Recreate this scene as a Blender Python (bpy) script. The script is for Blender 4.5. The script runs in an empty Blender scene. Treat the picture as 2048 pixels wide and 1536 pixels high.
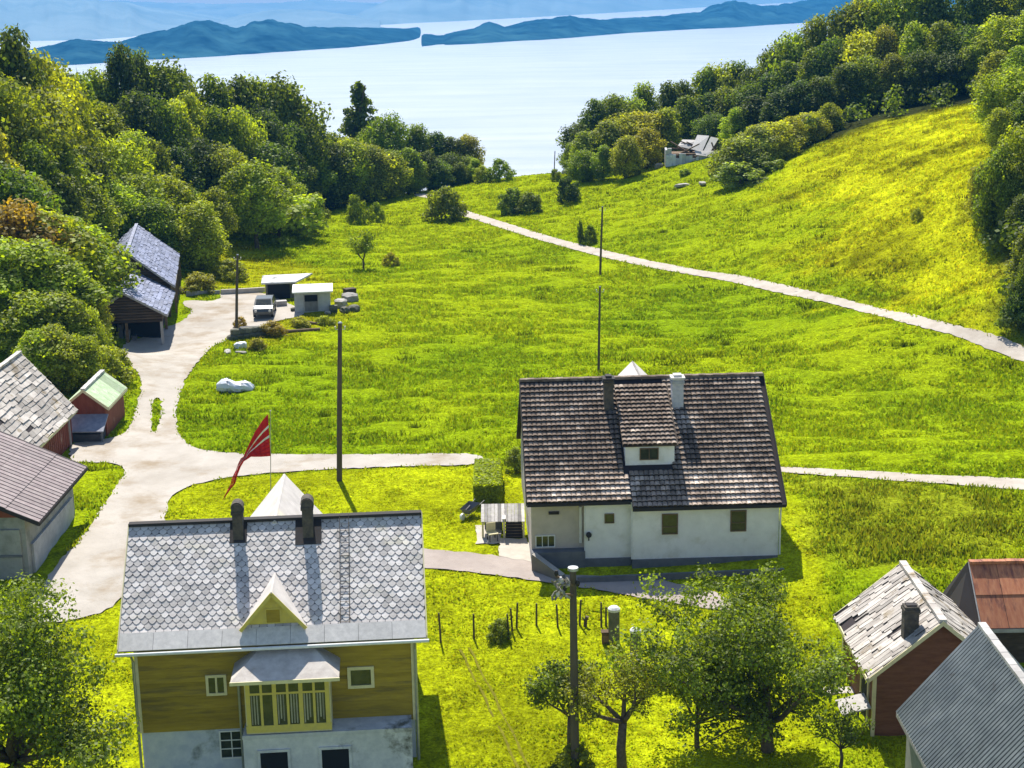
import bpy, bmesh, random, math
import numpy as np
from math import sin, cos, tan, pi, radians, hypot, atan2, sqrt, degrees, exp
from mathutils import Vector, Matrix, geometry

# ---------------------------------------------------------------- camera, sky, sun
SC = bpy.context.scene
CAMH, PITCH, ROLL, FPX = 28.5, radians(14.2), radians(-1.0), 3150.0
RCAM = Matrix.Rotation(pi/2-PITCH, 3, 'X') @ Matrix.Rotation(ROLL, 3, 'Z')
cam = bpy.data.objects.new('camera', bpy.data.cameras.new('camera'))
SC.collection.objects.link(cam)
cam.location = (0, 0, CAMH)
cam.rotation_euler = RCAM.to_euler()
cam.data.sensor_width = 36
cam.data.lens = FPX/2048*36
cam.data.clip_start = .5
cam.data.clip_end = 60000
SC.camera = cam
SUN_EL, SUN_AZ = radians(52.5), radians(-11)          # azimuth measured from +Y, negative = left of the view
w = bpy.data.worlds.new('World'); SC.world = w; w.use_nodes = True
nt = w.node_tree; bg = nt.nodes['Background']
sky = nt.nodes.new('ShaderNodeTexSky'); sky.sky_type = 'NISHITA'; sky.sun_disc = False
sky.sun_elevation = SUN_EL; sky.sun_rotation = SUN_AZ; sky.air_density = 1.0; sky.dust_density = .6
nt.links.new(sky.outputs[0], bg.inputs[0]); bg.inputs[1].default_value = .105
sun = bpy.data.objects.new('sun', bpy.data.lights.new('sun', 'SUN')); SC.collection.objects.link(sun)
sun.data.energy = 5.0; sun.data.angle = radians(.5); sun.data.color = (1, .95, .86)
sun.rotation_euler = Vector((-sin(SUN_AZ)*cos(SUN_EL), -cos(SUN_AZ)*cos(SUN_EL), -sin(SUN_EL))).to_track_quat('-Z', 'Y').to_euler()
SC.view_settings.view_transform = 'Standard'; SC.view_settings.look = 'None'
SC.view_settings.gamma = 1; SC.view_settings.exposure = .78
SC.cycles.max_bounces = 6; SC.cycles.diffuse_bounces = 3; SC.cycles.transparent_max_bounces = 6
SC.cycles.volume_bounces = 0

rnd = random.Random(7)
nrs = np.random.RandomState(5)

def ray(u, v):
    return RCAM @ Vector(((u-1024)/FPX, -(v-768)/FPX, -1))
def P(u, v, z):
    d = ray(u, v); t = (z-CAMH)/d.z
    return Vector((d.x*t, d.y*t, z))

# ---------------------------------------------------------------- helpers
def link(o):
    SC.collection.objects.link(o); return o
def tag(o, label=None, cat=None, group=None, kind=None):
    if label: o['label'] = label
    if cat: o['category'] = cat
    if group: o['group'] = group
    if kind: o['kind'] = kind
    return o
def empty(name, loc, rz=0, label=None, cat=None, group=None):
    o = bpy.data.objects.new(name, None); o.location = loc; o.rotation_euler = (0, 0, rz)
    o.empty_display_size = .3
    link(o); tag(o, label, cat, group); return o

class MB:
    def __init__(s): s.v = []; s.f = []; s.t = []
    def poly(s, pts, tint=1.0):
        n = len(s.v); s.v += [tuple(p) for p in pts]; s.f.append(tuple(range(n, n+len(pts)))); s.t.append(tint)
    def raw(s, vs, fs, tint=1.0):
        n = len(s.v); s.v += [tuple(p) for p in vs]
        for f in fs: s.f.append(tuple(i+n for i in f)); s.t.append(tint)
    def box(s, x0, x1, y0, y1, z0, z1, tint=1.0, M=None):
        vs = [(x, y, z) for z in (z0, z1) for y in (y0, y1) for x in (x0, x1)]
        if M is not None: vs = [M @ Vector(q) for q in vs]
        s.raw(vs, [(0,2,3,1),(4,5,7,6),(0,1,5,4),(1,3,7,5),(3,2,6,7),(2,0,4,6)], tint)
    def beam(s, a, b, wd, ht, tint=1.0, up=(0,0,1)):
        a = Vector(a); b = Vector(b); d = (b-a).normalized(); upv = Vector(up)
        if abs(d.dot(upv)) > .98: upv = Vector((0,1,0))
        sx = d.cross(upv).normalized()*wd/2; sz = sx.cross(d).normalized()*ht/2
        vs = [p+i*sx+j*sz for p in (a, b) for i, j in ((-1,-1),(1,-1),(1,1),(-1,1))]
        s.raw(vs, [(0,3,2,1),(4,5,6,7),(0,1,5,4),(1,2,6,5),(2,3,7,6),(3,0,4,7)], tint)
    def tube(s, pts, rads, n=8, tint=1.0, cap=True):
        pts = [Vector(p) for p in pts]; rings = []
        for i, p in enumerate(pts):
            d = (pts[min(i+1, len(pts)-1)]-pts[max(i-1, 0)]).normalized()
            up = Vector((0,0,1)) if abs(d.z) < .9 else Vector((0,1,0))
            a = d.cross(up).normalized(); b = d.cross(a).normalized()
            rings.append([p+(a*cos(2*pi*k/n)+b*sin(2*pi*k/n))*rads[i] for k in range(n)])
        vs = [q for r in rings for q in r]; fs = []
        for i in range(len(pts)-1):
            for k in range(n):
                fs.append((i*n+k, i*n+(k+1)%n, (i+1)*n+(k+1)%n, (i+1)*n+k))
        if cap: fs.append(tuple(range(n))); fs.append(tuple((len(pts)-1)*n+k for k in range(n-1, -1, -1)))
        s.raw(vs, fs, tint)
    def build(s, name, mat, parent=None, smooth=False):
        me = bpy.data.meshes.new(name); me.from_pydata(s.v, [], s.f); me.materials.append(mat)
        at = me.attributes.new('tint', 'FLOAT', 'FACE'); at.data.foreach_set('value', s.t)
        bm = bmesh.new(); bm.from_mesh(me); bmesh.ops.recalc_face_normals(bm, faces=bm.faces); bm.to_mesh(me); bm.free()
        if smooth: me.polygons.foreach_set('use_smooth', [True]*len(me.polygons))
        o = bpy.data.objects.new(name, me); link(o)
        if parent: o.parent = parent
        return o

def fastmesh(name, V, F, mat, nper=3, tint=None, col=None, parent=None):
    me = bpy.data.meshes.new(name)
    me.vertices.add(len(V)); me.vertices.foreach_set('co', np.ascontiguousarray(V, dtype=np.float32).ravel())
    me.loops.add(F.size); me.loops.foreach_set('vertex_index', np.ascontiguousarray(F, dtype=np.int32).ravel())
    me.polygons.add(len(F)); me.polygons.foreach_set('loop_start', np.arange(0, F.size, nper, dtype=np.int32))
    me.polygons.foreach_set('loop_total', np.full(len(F), nper, dtype=np.int32))
    me.update(calc_edges=True); me.materials.append(mat)
    if tint is not None:
        a = me.attributes.new('tint', 'FLOAT', 'FACE'); a.data.foreach_set('value', np.ascontiguousarray(tint, dtype=np.float32))
    if col is not None:
        a = me.attributes.new('gcol', 'FLOAT_COLOR', 'POINT')
        a.data.foreach_set('color', np.ascontiguousarray(np.c_[col, np.ones(len(col))], dtype=np.float32).ravel())
    o = bpy.data.objects.new(name, me); link(o)
    if parent: o.parent = parent
    return o

# ---------------------------------------------------------------- materials
def nn(t, typ, **kw):
    n = t.nodes.new(typ)
    for k, v in kw.items(): setattr(n, k, v)
    return n
def pbr(name, c1, c2=None, scale=3.0, rough=.85, bump=0.0, bscale=None, tint=True, metal=0, detail=6, thr=(.35,.65),
        c3=None, s3=.6, thr3=(.5,.7), stretch=None, spec=.3, wave=None):
    m = bpy.data.materials.new(name); m.use_nodes = True; t = m.node_tree; b = t.nodes['Principled BSDF']
    b.inputs['Roughness'].default_value = rough; b.inputs['Metallic'].default_value = metal
    b.inputs['Specular IOR Level'].default_value = spec
    L = t.links.new; tc = nn(t, 'ShaderNodeTexCoord'); vec = tc.outputs['Object']
    if stretch:
        mp = nn(t, 'ShaderNodeMapping'); mp.inputs['Scale'].default_value = stretch; L(vec, mp.inputs[0]); vec = mp.outputs[0]
    def mask(sc, th, d=detail):
        n = nn(t, 'ShaderNodeTexNoise'); n.inputs['Scale'].default_value = sc; n.inputs['Detail'].default_value = d
        n.inputs['Roughness'].default_value = .65; L(vec, n.inputs['Vector'])
        r = nn(t, 'ShaderNodeMapRange'); r.inputs[1].default_value = th[0]; r.inputs[2].default_value = th[1]
        L(n.outputs[0], r.inputs[0]); return n, r.outputs[0]
    col = nn(t, 'ShaderNodeRGB'); col.outputs[0].default_value = (*c1, 1); cur = col.outputs[0]
    def mix(a, colr, fac):
        x = nn(t, 'ShaderNodeMix', data_type='RGBA'); L(fac, x.inputs[0]); L(a, x.inputs[6]); x.inputs[7].default_value = (*colr, 1)
        return x.outputs[2]
    n0, m0 = mask(scale, thr)
    if c2: cur = mix(cur, c2, m0)
    if c3:
        n3, m3 = mask(s3, thr3); cur = mix(cur, c3, m3)
    if tint:
        a = nn(t, 'ShaderNodeAttribute', attribute_name='tint')
        x = nn(t, 'ShaderNodeVectorMath', operation='SCALE'); L(cur, x.inputs[0]); L(a.outputs['Fac'], x.inputs['Scale']); cur = x.outputs[0]
    L(cur, b.inputs['Base Color'])
    if bump or wave:
        bp = nn(t, 'ShaderNodeBump'); bp.inputs['Strength'].default_value = 1; bp.inputs['Distance'].default_value = bump or .02
        if wave:
            wv = nn(t, 'ShaderNodeTexWave', bands_direction=wave[0]); wv.inputs['Scale'].default_value = wave[1]; wv.inputs['Distortion'].default_value = .3
            wv.wave_profile = 'SAW'; L(tc.outputs['Object'], wv.inputs[0]); L(wv.outputs[1], bp.inputs['Height'])
        else:
            nb, _ = mask(bscale or scale*3, thr); L(nb.outputs[0], bp.inputs['Height'])
        L(bp.outputs[0], b.inputs['Normal'])
    return m

def leafmat(name, glow=1.0, trans=.5):
    m = bpy.data.materials.new(name); m.use_nodes = True; t = m.node_tree; t.nodes.clear(); L = t.links.new
    out = nn(t, 'ShaderNodeOutputMaterial'); oi = nn(t, 'ShaderNodeObjectInfo')
    a = nn(t, 'ShaderNodeAttribute', attribute_name='tint')
    s = nn(t, 'ShaderNodeVectorMath', operation='SCALE'); L(oi.outputs['Color'], s.inputs[0]); L(a.outputs['Fac'], s.inputs['Scale'])
    d = nn(t, 'ShaderNodeBsdfDiffuse'); L(s.outputs[0], d.inputs[0])
    y = nn(t, 'ShaderNodeVectorMath', operation='MULTIPLY'); L(s.outputs[0], y.inputs[0]); y.inputs[1].default_value = (1.65*glow, 1.6*glow, .35*glow)
    tr = nn(t, 'ShaderNodeBsdfTranslucent'); L(y.outputs[0], tr.inputs[0])
    mx = nn(t, 'ShaderNodeMixShader'); mx.inputs[0].default_value = trans; L(d.outputs[0], mx.inputs[1]); L(tr.outputs[0], mx.inputs[2])
    g = nn(t, 'ShaderNodeBsdfGlossy'); g.inputs['Roughness'].default_value = .6; g.inputs[0].default_value = (.9,.95,.8,1)
    m2 = nn(t, 'ShaderNodeMixShader'); m2.inputs[0].default_value = .03; L(mx.outputs[0], m2.inputs[1]); L(g.outputs[0], m2.inputs[2])
    L(m2.outputs[0], out.inputs[0]); return m

M = {}
M['leaf'] = leafmat('foliage')
M['bark'] = pbr('bark', (.07,.05,.035), (.14,.11,.08), 6, bump=.02)
M['slate'] = pbr('pale_slate', (.64,.59,.55), (.50,.46,.43), 1.6, .8, c3=(.70,.64,.50), s3=.8, thr3=(.55,.75), spec=.12)
M['slate_under'] = pbr('slate_underlay', (.16,.15,.15), None, 3)
M['whiteslate'] = pbr('weathered_slate', (.56,.515,.465), (.41,.365,.325), 2.2, .85, spec=.1, c3=(.26,.20,.12), s3=.9, thr3=(.56,.68), bump=.01, bscale=14)
M['bluegrey'] = pbr('blue_grey_slate', (.15,.17,.26), (.24,.26,.36), 2.4, .6, bump=.01, bscale=10, c3=(.30,.30,.34), s3=1.2, thr3=(.6,.75))
M['browntile'] = pbr('brown_tile', (.15,.115,.088), (.29,.225,.175), 4, .85, spec=.05, c3=(.44,.36,.29), s3=.45, thr3=(.5,.62))
M['browntile_under'] = pbr('tile_underlay', (.03,.022,.022), None, 3)
M['brownsheet'] = pbr('brown_sheet', (.20,.15,.15), (.27,.22,.21), 3, .6)
M['rust'] = pbr('rusty_sheet', (.38,.13,.06), (.50,.21,.10), 2.5, .65, c3=(.20,.07,.045), s3=1.3, thr3=(.5,.65), stretch=(3,.5,1))
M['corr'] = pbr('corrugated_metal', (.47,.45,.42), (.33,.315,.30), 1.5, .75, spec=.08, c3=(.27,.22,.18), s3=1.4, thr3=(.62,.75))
M['greenroof'] = pbr('green_felt', (.30,.40,.22), (.42,.50,.33), 3, .8, c3=(.5,.5,.42), s3=1.5, thr3=(.55,.7))
M['greyfelt'] = pbr('grey_felt', (.20,.21,.26), (.30,.31,.35), 3, .75)
M['ochre'] = pbr('ochre_paint', (.36,.26,.036), (.27,.19,.03), 2.6, .85, spec=.1, stretch=(.5,1,4), c3=(.13,.10,.045), s3=.8, thr3=(.5,.72))
M['yellow'] = pbr('yellow_paint', (.62,.50,.10), (.52,.42,.12), 5, .6)
M['cream'] = pbr('cream_paint', (.66,.60,.36), (.56,.50,.30), 5, .6)
M['concrete'] = pbr('concrete', (.46,.47,.49), (.62,.62,.62), 2.4, .9, c3=(.13,.13,.10), s3=.8, thr3=(.54,.66), bump=.01, bscale=12)
M['bluewash'] = pbr('blue_grey_render', (.40,.44,.54), (.54,.57,.62), 2.4, .9, c3=(.20,.22,.22), s3=.7, thr3=(.58,.72), bump=.008, bscale=15)
M['whitewall'] = pbr('white_render', (.80,.79,.77), (.70,.69,.67), 1.4, .85, bump=.008, bscale=18, c3=(.58,.56,.48), s3=.7, thr3=(.55,.75))
M['beigewall'] = pbr('beige_render', (.54,.48,.42), (.45,.40,.35), 1.4, .9, bump=.008, bscale=18)
M['greywall'] = pbr('grey_block_wall', (.27,.27,.25), (.34,.34,.31), 1.4, .9, bump=.01, bscale=12, c3=(.17,.18,.15), s3=1, thr3=(.5,.7))
M['whiteblock'] = pbr('whitewashed_block', (.48,.48,.48), (.36,.36,.36), 2.2, .9, bump=.015, bscale=9)
M['plinth'] = pbr('dark_plinth', (.12,.125,.135), (.17,.17,.18), 2, .9)
M['red'] = pbr('red_boards', (.17,.045,.025), (.24,.075,.045), 3, .8, c3=(.38,.28,.22), s3=2.4, thr3=(.62,.72), stretch=(1,1,.35))
M['redbrown'] = pbr('red_brown_boards', (.13,.055,.03), (.19,.085,.045), 3, .85, stretch=(.5,.5,3))
M['logs'] = pbr('dark_logs', (.055,.038,.025), (.10,.07,.045), 3, .85, c3=(.16,.12,.09), s3=2, thr3=(.6,.75), stretch=(.4,.4,3))
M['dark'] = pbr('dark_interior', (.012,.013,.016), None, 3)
M['glass'] = pbr('window_glass', (.02,.024,.02), (.05,.055,.04), 3, .12, spec=.6, tint=False)
M['curtain'] = pbr('curtain', (.30,.29,.24), (.40,.38,.3), 6, .9)
M['whitepaint'] = pbr('white_paint', (.72,.72,.70), (.62,.62,.60), 4, .6)
M['brickdark'] = pbr('sooty_brick', (.055,.05,.045), (.12,.10,.075), 5, .9, bump=.01)
M['render_old'] = pbr('chimney_render', (.40,.40,.42), (.52,.52,.53), 5, .9, bump=.02, bscale=10)
M['lead'] = pbr('lead_cap', (.66,.62,.58), (.52,.49,.46), 5, .7, spec=.15)
M['fascia'] = pbr('dark_fascia', (.035,.03,.028), None, 3)
M['greywood'] = pbr('weathered_wood', (.30,.28,.26), (.42,.40,.38), 4, .85, stretch=(1,1,.4))
M['brownwood'] = pbr('brown_wood', (.12,.075,.04), (.19,.13,.075), 5, .85)
M['polewood'] = pbr('pole_wood', (.075,.06,.045), (.12,.095,.065), 5, .85, stretch=(1,1,.2))
M['stone'] = pbr('grey_stone', (.30,.28,.25), (.42,.40,.36), 4, .9, bump=.03, c3=(.12,.12,.09), s3=2, thr3=(.5,.65))
M['darkstone'] = pbr('mossy_stone', (.10,.10,.075), (.20,.19,.15), 4, .9, bump=.03, c3=(.06,.08,.02), s3=2, thr3=(.5,.65))
M['whiteplastic'] = pbr('white_tarpaulin', (.70,.72,.76), (.62,.65,.72), 3, .5)
M['gravel'] = pbr('gravel', (.36,.325,.28), (.46,.42,.37), .35, .95, bump=.03, bscale=6, spec=.05, c3=(.27,.21,.14), s3=.3, thr3=(.5,.72), tint=False)
M['gravel_grey'] = pbr('grey_gravel', (.30,.25,.22), (.40,.34,.30), .5, .95, bump=.02, bscale=7, tint=False)
M['lightgravel'] = pbr('light_gravel', (.46,.41,.35), (.36,.31,.255), .9, .95, bump=.02, bscale=6, tint=False)
M['paving'] = pbr('pale_paving', (.50,.45,.38), (.40,.36,.30), 1.5, .9, tint=False)
M['ruts'] = pbr('worn_grass', (.13,.12,.02), (.20,.20,.02), 3, .95, spec=0, tint=False)
M['slab'] = pbr('paving_slab', (.52,.48,.42), (.42,.38,.33), 1.5, .9)
M['flagred'] = pbr('red_cloth', (.62,.018,.02), (.45,.01,.015), 2, .8)
M['flagwhite'] = pbr('white_cloth', (.8,.8,.82), None, 2, .8)
M['metal'] = pbr('galvanised_metal', (.42,.43,.45), (.32,.33,.35), 5, .4, metal=.6)
M['carpaint'] = pbr('dark_car_paint', (.06,.065,.065), None, 3, .3, spec=.6)
M['carlight'] = pbr('silver_car_paint', (.6,.6,.58), None, 3, .35)
M['rubber'] = pbr('rubber', (.015,.015,.015), None, 3, .8)
M['rope'] = pbr('pale_cable', (.45,.42,.34), (.2,.18,.13), 12, .8)
def roofbuild(mb, name, mat, parent): return mb.build(name, mat, parent)

# ---------------------------------------------------------------- terrain
CT = [(1024,1536,0),(1600,1536,.3),(2040,1536,.5),(200,1536,0),(620,1520,0),(850,1500,.2),(1250,1400,.6),(850,1100,1.8),(1300,1148,1.45),(1080,1140,1.5),(1560,1138,1.7),
 (1660,1350,.8),(1780,1480,.5),(1800,1100,2.4),(2040,950,2.8),(300,1100,1.7),(100,1120,1.6),(145,910,2),(0,950,2.2),(300,900,2),(680,960,2),
 (1024,900,2.1),(1500,900,2.4),(400,700,2),(330,690,1.5),(250,705,1.6),(700,700,1.7),(1200,700,1.7),(1700,700,2.6),(2040,700,3.6),(600,620,2),
 (900,560,1.5),(1200,560,1.5),(1500,560,2.2),(1500,500,3.2),(600,470,1.5),(835,394,1),(925,424,1),(1100,455,1.5),(1250,500,1.6),
 (1300,440,3),(1640,280,10),(1560,330,7.8),(1470,362,5.2),(1380,335,6),(2000,198,14.5),(1820,212,13),(1600,450,5),(1800,400,8.3),
 (2000,400,10.5),(2040,560,7),(1900,560,5),(1300,350,4.8),(1180,345,3),(1050,353,1.5),(960,365,.9),(500,475,1.7),(250,560,3),(60,620,6),(20,720,4)]
CP = [tuple(P(*c)) for c in CT]
CP += [(-60,120,11),(-60,150,12),(-85,140,19),(-85,190,17),(-50,190,7),(-48,165,6),(-38,175,3),(-30,200,1),(-20,212,.3),(-60,90,8),(-45,80,4.5),
 (-45,230,-2),(-70,230,2),(-110,160,30),(-110,80,20),(-40,30,0),(0,20,-1),(40,30,1),(60,60,4),(35,80,3),(50,100,6),(75,120,14),(90,60,10),
 (60,200,15),(52,225,11),(80,200,23),(110,200,34),(110,120,28),(38,228,6),(26,232,2.5),(10,240,-1),(-5,245,-4),(-20,245,-6),(-40,260,-10),(-70,270,-8),
 (15,262,-9),(40,265,0),(70,265,9),(110,270,15),(0,300,-24),(50,310,-20),(-60,320,-26),(100,320,-12),(-110,320,-20),(0,400,-60),(80,400,-60),(-90,400,-60),
 (0,520,-96),(110,520,-96),(-110,520,-96)]
A = np.array(CP, float)
def phi(r): return np.where(r > 1e-9, r*r*np.log(np.maximum(r, 1e-9)), 0)
_n = len(A); _S = 100.0
_X = A[:, :2]/_S; _K = phi(np.hypot(*(_X[:, None]-_X[None]).transpose(2, 0, 1)))+np.eye(_n)*2e-4
_P = np.c_[np.ones(_n), _X]
_W = np.linalg.solve(np.block([[_K, _P], [_P.T, np.zeros((3, 3))]]), np.r_[A[:, 2], 0, 0, 0])
def HH(x, y):
    x = np.asarray(x, float)/_S; y = np.asarray(y, float)/_S; r = _W[_n]+_W[_n+1]*x+_W[_n+2]*y
    for i in range(_n):
        r = r+_W[i]*phi(np.hypot(x-_X[i, 0], y-_X[i, 1]))
    return r
def H(x, y): return float(HH(x, y))
def G(u, v):
    d = ray(u, v); t0 = 30.0; t = 30.0
    while t < 600:
        if CAMH+d.z*t < H(d.x*t, d.y*t): break
        t0 = t; t += 2.5
    for _ in range(14):
        m = (t0+t)/2
        if CAMH+d.z*m < H(d.x*m, d.y*m): t = m
        else: t0 = m
    return Vector((d.x*t, d.y*t, H(d.x*t, d.y*t)))

_T = nrs.rand(8, 257, 257)
def vn(x, y, k=0):
    x = np.asarray(x, float)+1000; y = np.asarray(y, float)+1000
    xi = np.floor(x).astype(int); yi = np.floor(y).astype(int); fx = x-xi; fy = y-yi
    fx = fx*fx*(3-2*fx); fy = fy*fy*(3-2*fy); T = _T[k]
    g = lambda a, b: T[a % 257, b % 257]
    return (g(xi, yi)*(1-fx)+g(xi+1, yi)*fx)*(1-fy)+(g(xi, yi+1)*(1-fx)+g(xi+1, yi+1)*fx)*fy-.5
def inpoly(poly, x, y):
    x = np.asarray(x); y = np.asarray(y); r = np.zeros(x.shape, bool); n = len(poly)
    for i in range(n):
        x1, y1 = poly[i][:2]; x2, y2 = poly[(i+1) % n][:2]
        if y1 == y2: continue
        r ^= ((y1 > y) != (y2 > y)) & (x < (x2-x1)*(y-y1)/(y2-y1)+x1)
    return r
def dens(poly, step, jit, closed=True):
    out = []; n = len(poly); R = random.Random(3)
    for i in range(n if closed else n-1):
        a = Vector(poly[i][:2]); b = Vector(poly[(i+1) % n][:2]); L = (b-a).length; k = max(1, int(L/step))
        for j in range(k):
            q = a.lerp(b, j/k); out.append((q.x+R.uniform(-jit, jit), q.y+R.uniform(-jit, jit)))
    return out
def smoothpoly(p, it=2):
    for _ in range(it):
        q = []
        for i in range(len(p)):
            a = p[i]; b = p[(i+1) % len(p)]
            q += [(a[0]*.75+b[0]*.25, a[1]*.75+b[1]*.25), (a[0]*.25+b[0]*.75, a[1]*.25+b[1]*.75)]
        p = q
    return p
def pxdens(pts, st=35):
    out = []
    for i, a in enumerate(pts):
        b = pts[(i+1) % len(pts)]; k = max(1, int(hypot(b[0]-a[0], b[1]-a[1])/st)); out += [(a[0]+(b[0]-a[0])*j/k, a[1]+(b[1]-a[1])*j/k) for j in range(k)]
    return out
def gp(pts, sm=1):
    if min(p_[1] for p_ in pts) > 380 and max(p_[0] for p_ in pts) > 2070 or pts[0] == (828,387): pts = pxdens(pts)
    return smoothpoly([tuple(G(u, v)[:2]) for u, v in pts], sm)

YARD = gp([(60,1250),(60,1215),(110,1130),(165,1075),(200,1020),(232,975),(252,945),(240,932),(222,925),(165,925),(140,925),(140,888),(180,882),(235,875),
 (262,855),(276,800),(286,762),(266,733),(240,715),(230,690),(320,660),(372,640),(385,620),(366,610),(368,600),(440,603),(442,583),(530,585),(560,600),(600,618),(610,632),
 (560,640),(520,655),(485,655),(470,668),(455,680),(430,690),(405,715),(375,750),(358,790),(350,830),(358,870),(380,893),(420,904),(500,908),(680,910),
 (840,908),(965,908),(965,930),(840,932),(680,938),(560,945),(480,952),(400,965),(350,985),(335,1010),(330,1045),(335,1100),(300,1150),(248,1190),(215,1222),(150,1240)])
ISLE = gp([(312,795),(323,798),(319,840),(311,867),(302,862),(302,830),(306,800)], 2)
PATHB = gp([(790,1095),(846,1098),(930,1106),(1000,1112),(1060,1122),(1090,1146),(1170,1154),(1280,1155),(1360,1168),(1450,1192),(1480,1222),(1440,1222),(1330,1205),(1200,1180),(1060,1160),(960,1146),(850,1136),(790,1130)])
PATHC = gp([(1480,930),(1555,934),(1700,941),(1850,950),(2080,960),(2500,980),(2500,1008),(2080,983),(1850,966),(1700,955),(1555,945),(1480,942)])
ROAD = gp([(828,387),(860,390),(893,398),(918,416),(960,430),(1050,458),(1130,482),(1200,498),(1300,522),(1400,541),(1480,551),(1590,575),(1710,604),(1800,625),(1900,648),(1980,668),(2080,699),(2450,822),
 (2450,880),(2080,734),(2017,714),(1906,671),(1800,645),(1748,629),(1660,607),(1560,587),(1450,561),(1400,553),(1300,536),(1200,513),(1130,495),(1050,472),(960,443),(920,430),(885,408),(860,398),(828,393)])
PAD = gp([(1000,1078),(1056,1078),(1062,1124),(996,1114)], 0)
PAD2 = gp([(952,1052),(1000,1052),(1000,1088),(952,1088)], 0)
def roadmask(x, y):
    m = (inpoly(YARD, x, y) & ~inpoly(ISLE, x, y))
    for p in (PATHB, PATHC, ROAD, PAD, PAD2): m |= inpoly(p, x, y)
    return m
RECTS = []  # building footprints (x0,x1,y0,y1)
FOREST_L = [(-20,238),(-22,212),(-27,190),(-34,172),(-40,150),(-37,140),(-44,128),(-50,110),(-75,90),(-140,90),(-140,270),(-20,270)]
FOREST_R = [(14,232),(24,222),(30,205),(33,188),(38,186),(48,190),(62,192),(60,178),(47,150),(40,133),(37,118),(35,106),(38,98),(60,92),(140,100),(140,280),(8,270),(8,240)]
NEARL = gp([(0,430),(120,440),(215,480),(228,560),(240,660),(235,700),(180,760),(120,740),(60,690),(0,660)], 1)

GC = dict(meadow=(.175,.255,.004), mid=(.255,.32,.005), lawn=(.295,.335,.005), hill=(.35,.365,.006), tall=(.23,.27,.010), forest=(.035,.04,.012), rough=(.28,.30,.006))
HILL = gp([(1570,350),(1640,275),(1820,208),(2080,190),(2080,690),(1960,650),(1850,612),(1760,590),(1650,540),(1560,510),(1680,470),(1660,420),(1560,370)], 2)
TALL = gp([(1590,955),(1700,962),(2080,995),(2080,1140),(1900,1130),(1800,1115),(1690,1130),(1650,1060),(1610,1000)], 2)
LAWN = gp([(330,1040),(350,985),(400,965),(560,945),(840,932),(965,930),(1560,945),(1600,1000),(1660,1130),(1640,1536),(1640,1700),(-300,1700),(-100,1250),(248,1200)], 1)
ROUGH = gp([(360,500),(470,470),(640,540),(720,600),(700,640),(560,690),(480,690),(520,640),(600,600),(440,575),(370,590)], 2)
def sdist(poly, x, y):
    d = np.full(x.shape, 1e9); n = len(poly)
    for i in range(n):
        ax, ay = poly[i][:2]; bx, by = poly[(i+1) % n][:2]; dx, dy = bx-ax, by-ay
        t = np.clip(((x-ax)*dx+(y-ay)*dy)/(dx*dx+dy*dy+1e-12), 0, 1)
        d = np.minimum(d, np.hypot(x-ax-t*dx, y-ay-t*dy))
    return np.where(inpoly(poly, x, y), d, -d)
def ground_col(x, y):
    n = lambda s, k: vn(x/s, y/s, k)
    m = np.clip(.5+1.3*(n(14, 0)+.6*n(5, 1)+.35*n(1.7, 2)), 0, 1)[:, None]
    c = np.array(GC['meadow'])*(1-m)+np.array(GC['mid'])*m
    far = np.clip((y-150)/50, 0, 1)[:, None]*.75
    c = c*(1-far)+(np.array(GC['mid'])*.6+np.array(GC['lawn'])*.4)*far
    for poly, key, wd in ((ROUGH, 'rough', 3), (LAWN, 'lawn', .7), (HILL, 'hill', 7), (TALL, 'tall', 2.5)):
        s = sdist(poly, x, y)+wd*.8*(n(3, 3)+n(1.1, 4)); f = np.clip(.5+s/wd, 0, 1)[:, None]
        cc = np.array(GC[key])*(1+(.8 if key == 'hill' else .4)*(n(6, 5)+n(1.3, 6)))[:, None]
        c = c*(1-f)+cc*f
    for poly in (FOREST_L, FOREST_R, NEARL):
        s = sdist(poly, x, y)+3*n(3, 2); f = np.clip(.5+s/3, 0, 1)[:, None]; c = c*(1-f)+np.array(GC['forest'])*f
    return c

xs = np.r_[np.arange(-200, -62, 6), np.arange(-62, 70, .5), np.arange(70, 206, 6)]
ys = np.r_[np.arange(10, 44, 4), np.arange(44, 150, .45), np.arange(150, 245, .8), np.arange(245, 530, 8)]
XX, YY = np.meshgrid(xs, ys); x = XX.ravel(); y = YY.ravel()
z = HH(x, y)
rm = roadmask(x, y)
lawnm = np.clip(.5-sdist(LAWN, x, y)/1.5, 0, 1)
mic = (.24*vn(x/4.5, y/2.4, 0)+.30*vn(x/1.6, y/1.0, 1)+.10*vn(x/.8, y/.7, 2))*(.15+.85*lawnm)+.03*vn(x/.9, y/.9, 4)
hillm = np.clip(.5+sdist(HILL, x, y)/4, 0, 1); mic *= (1-.4*hillm)
neard = np.minimum.reduce([np.abs(sdist(p, x, y)) for p in (YARD, PATHB, PATHC, ROAD)])
fade = np.where(rm, 0, np.clip(neard/1.2, 0, 1))
z2 = z+mic*fade-np.where(rm, .05, .0)
nx, ny = len(xs), len(ys)
idx = np.arange(nx*ny).reshape(ny, nx)
F = np.stack([idx[:-1, :-1], idx[:-1, 1:], idx[1:, 1:], idx[1:, :-1]], -1).reshape(-1, 4)
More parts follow.
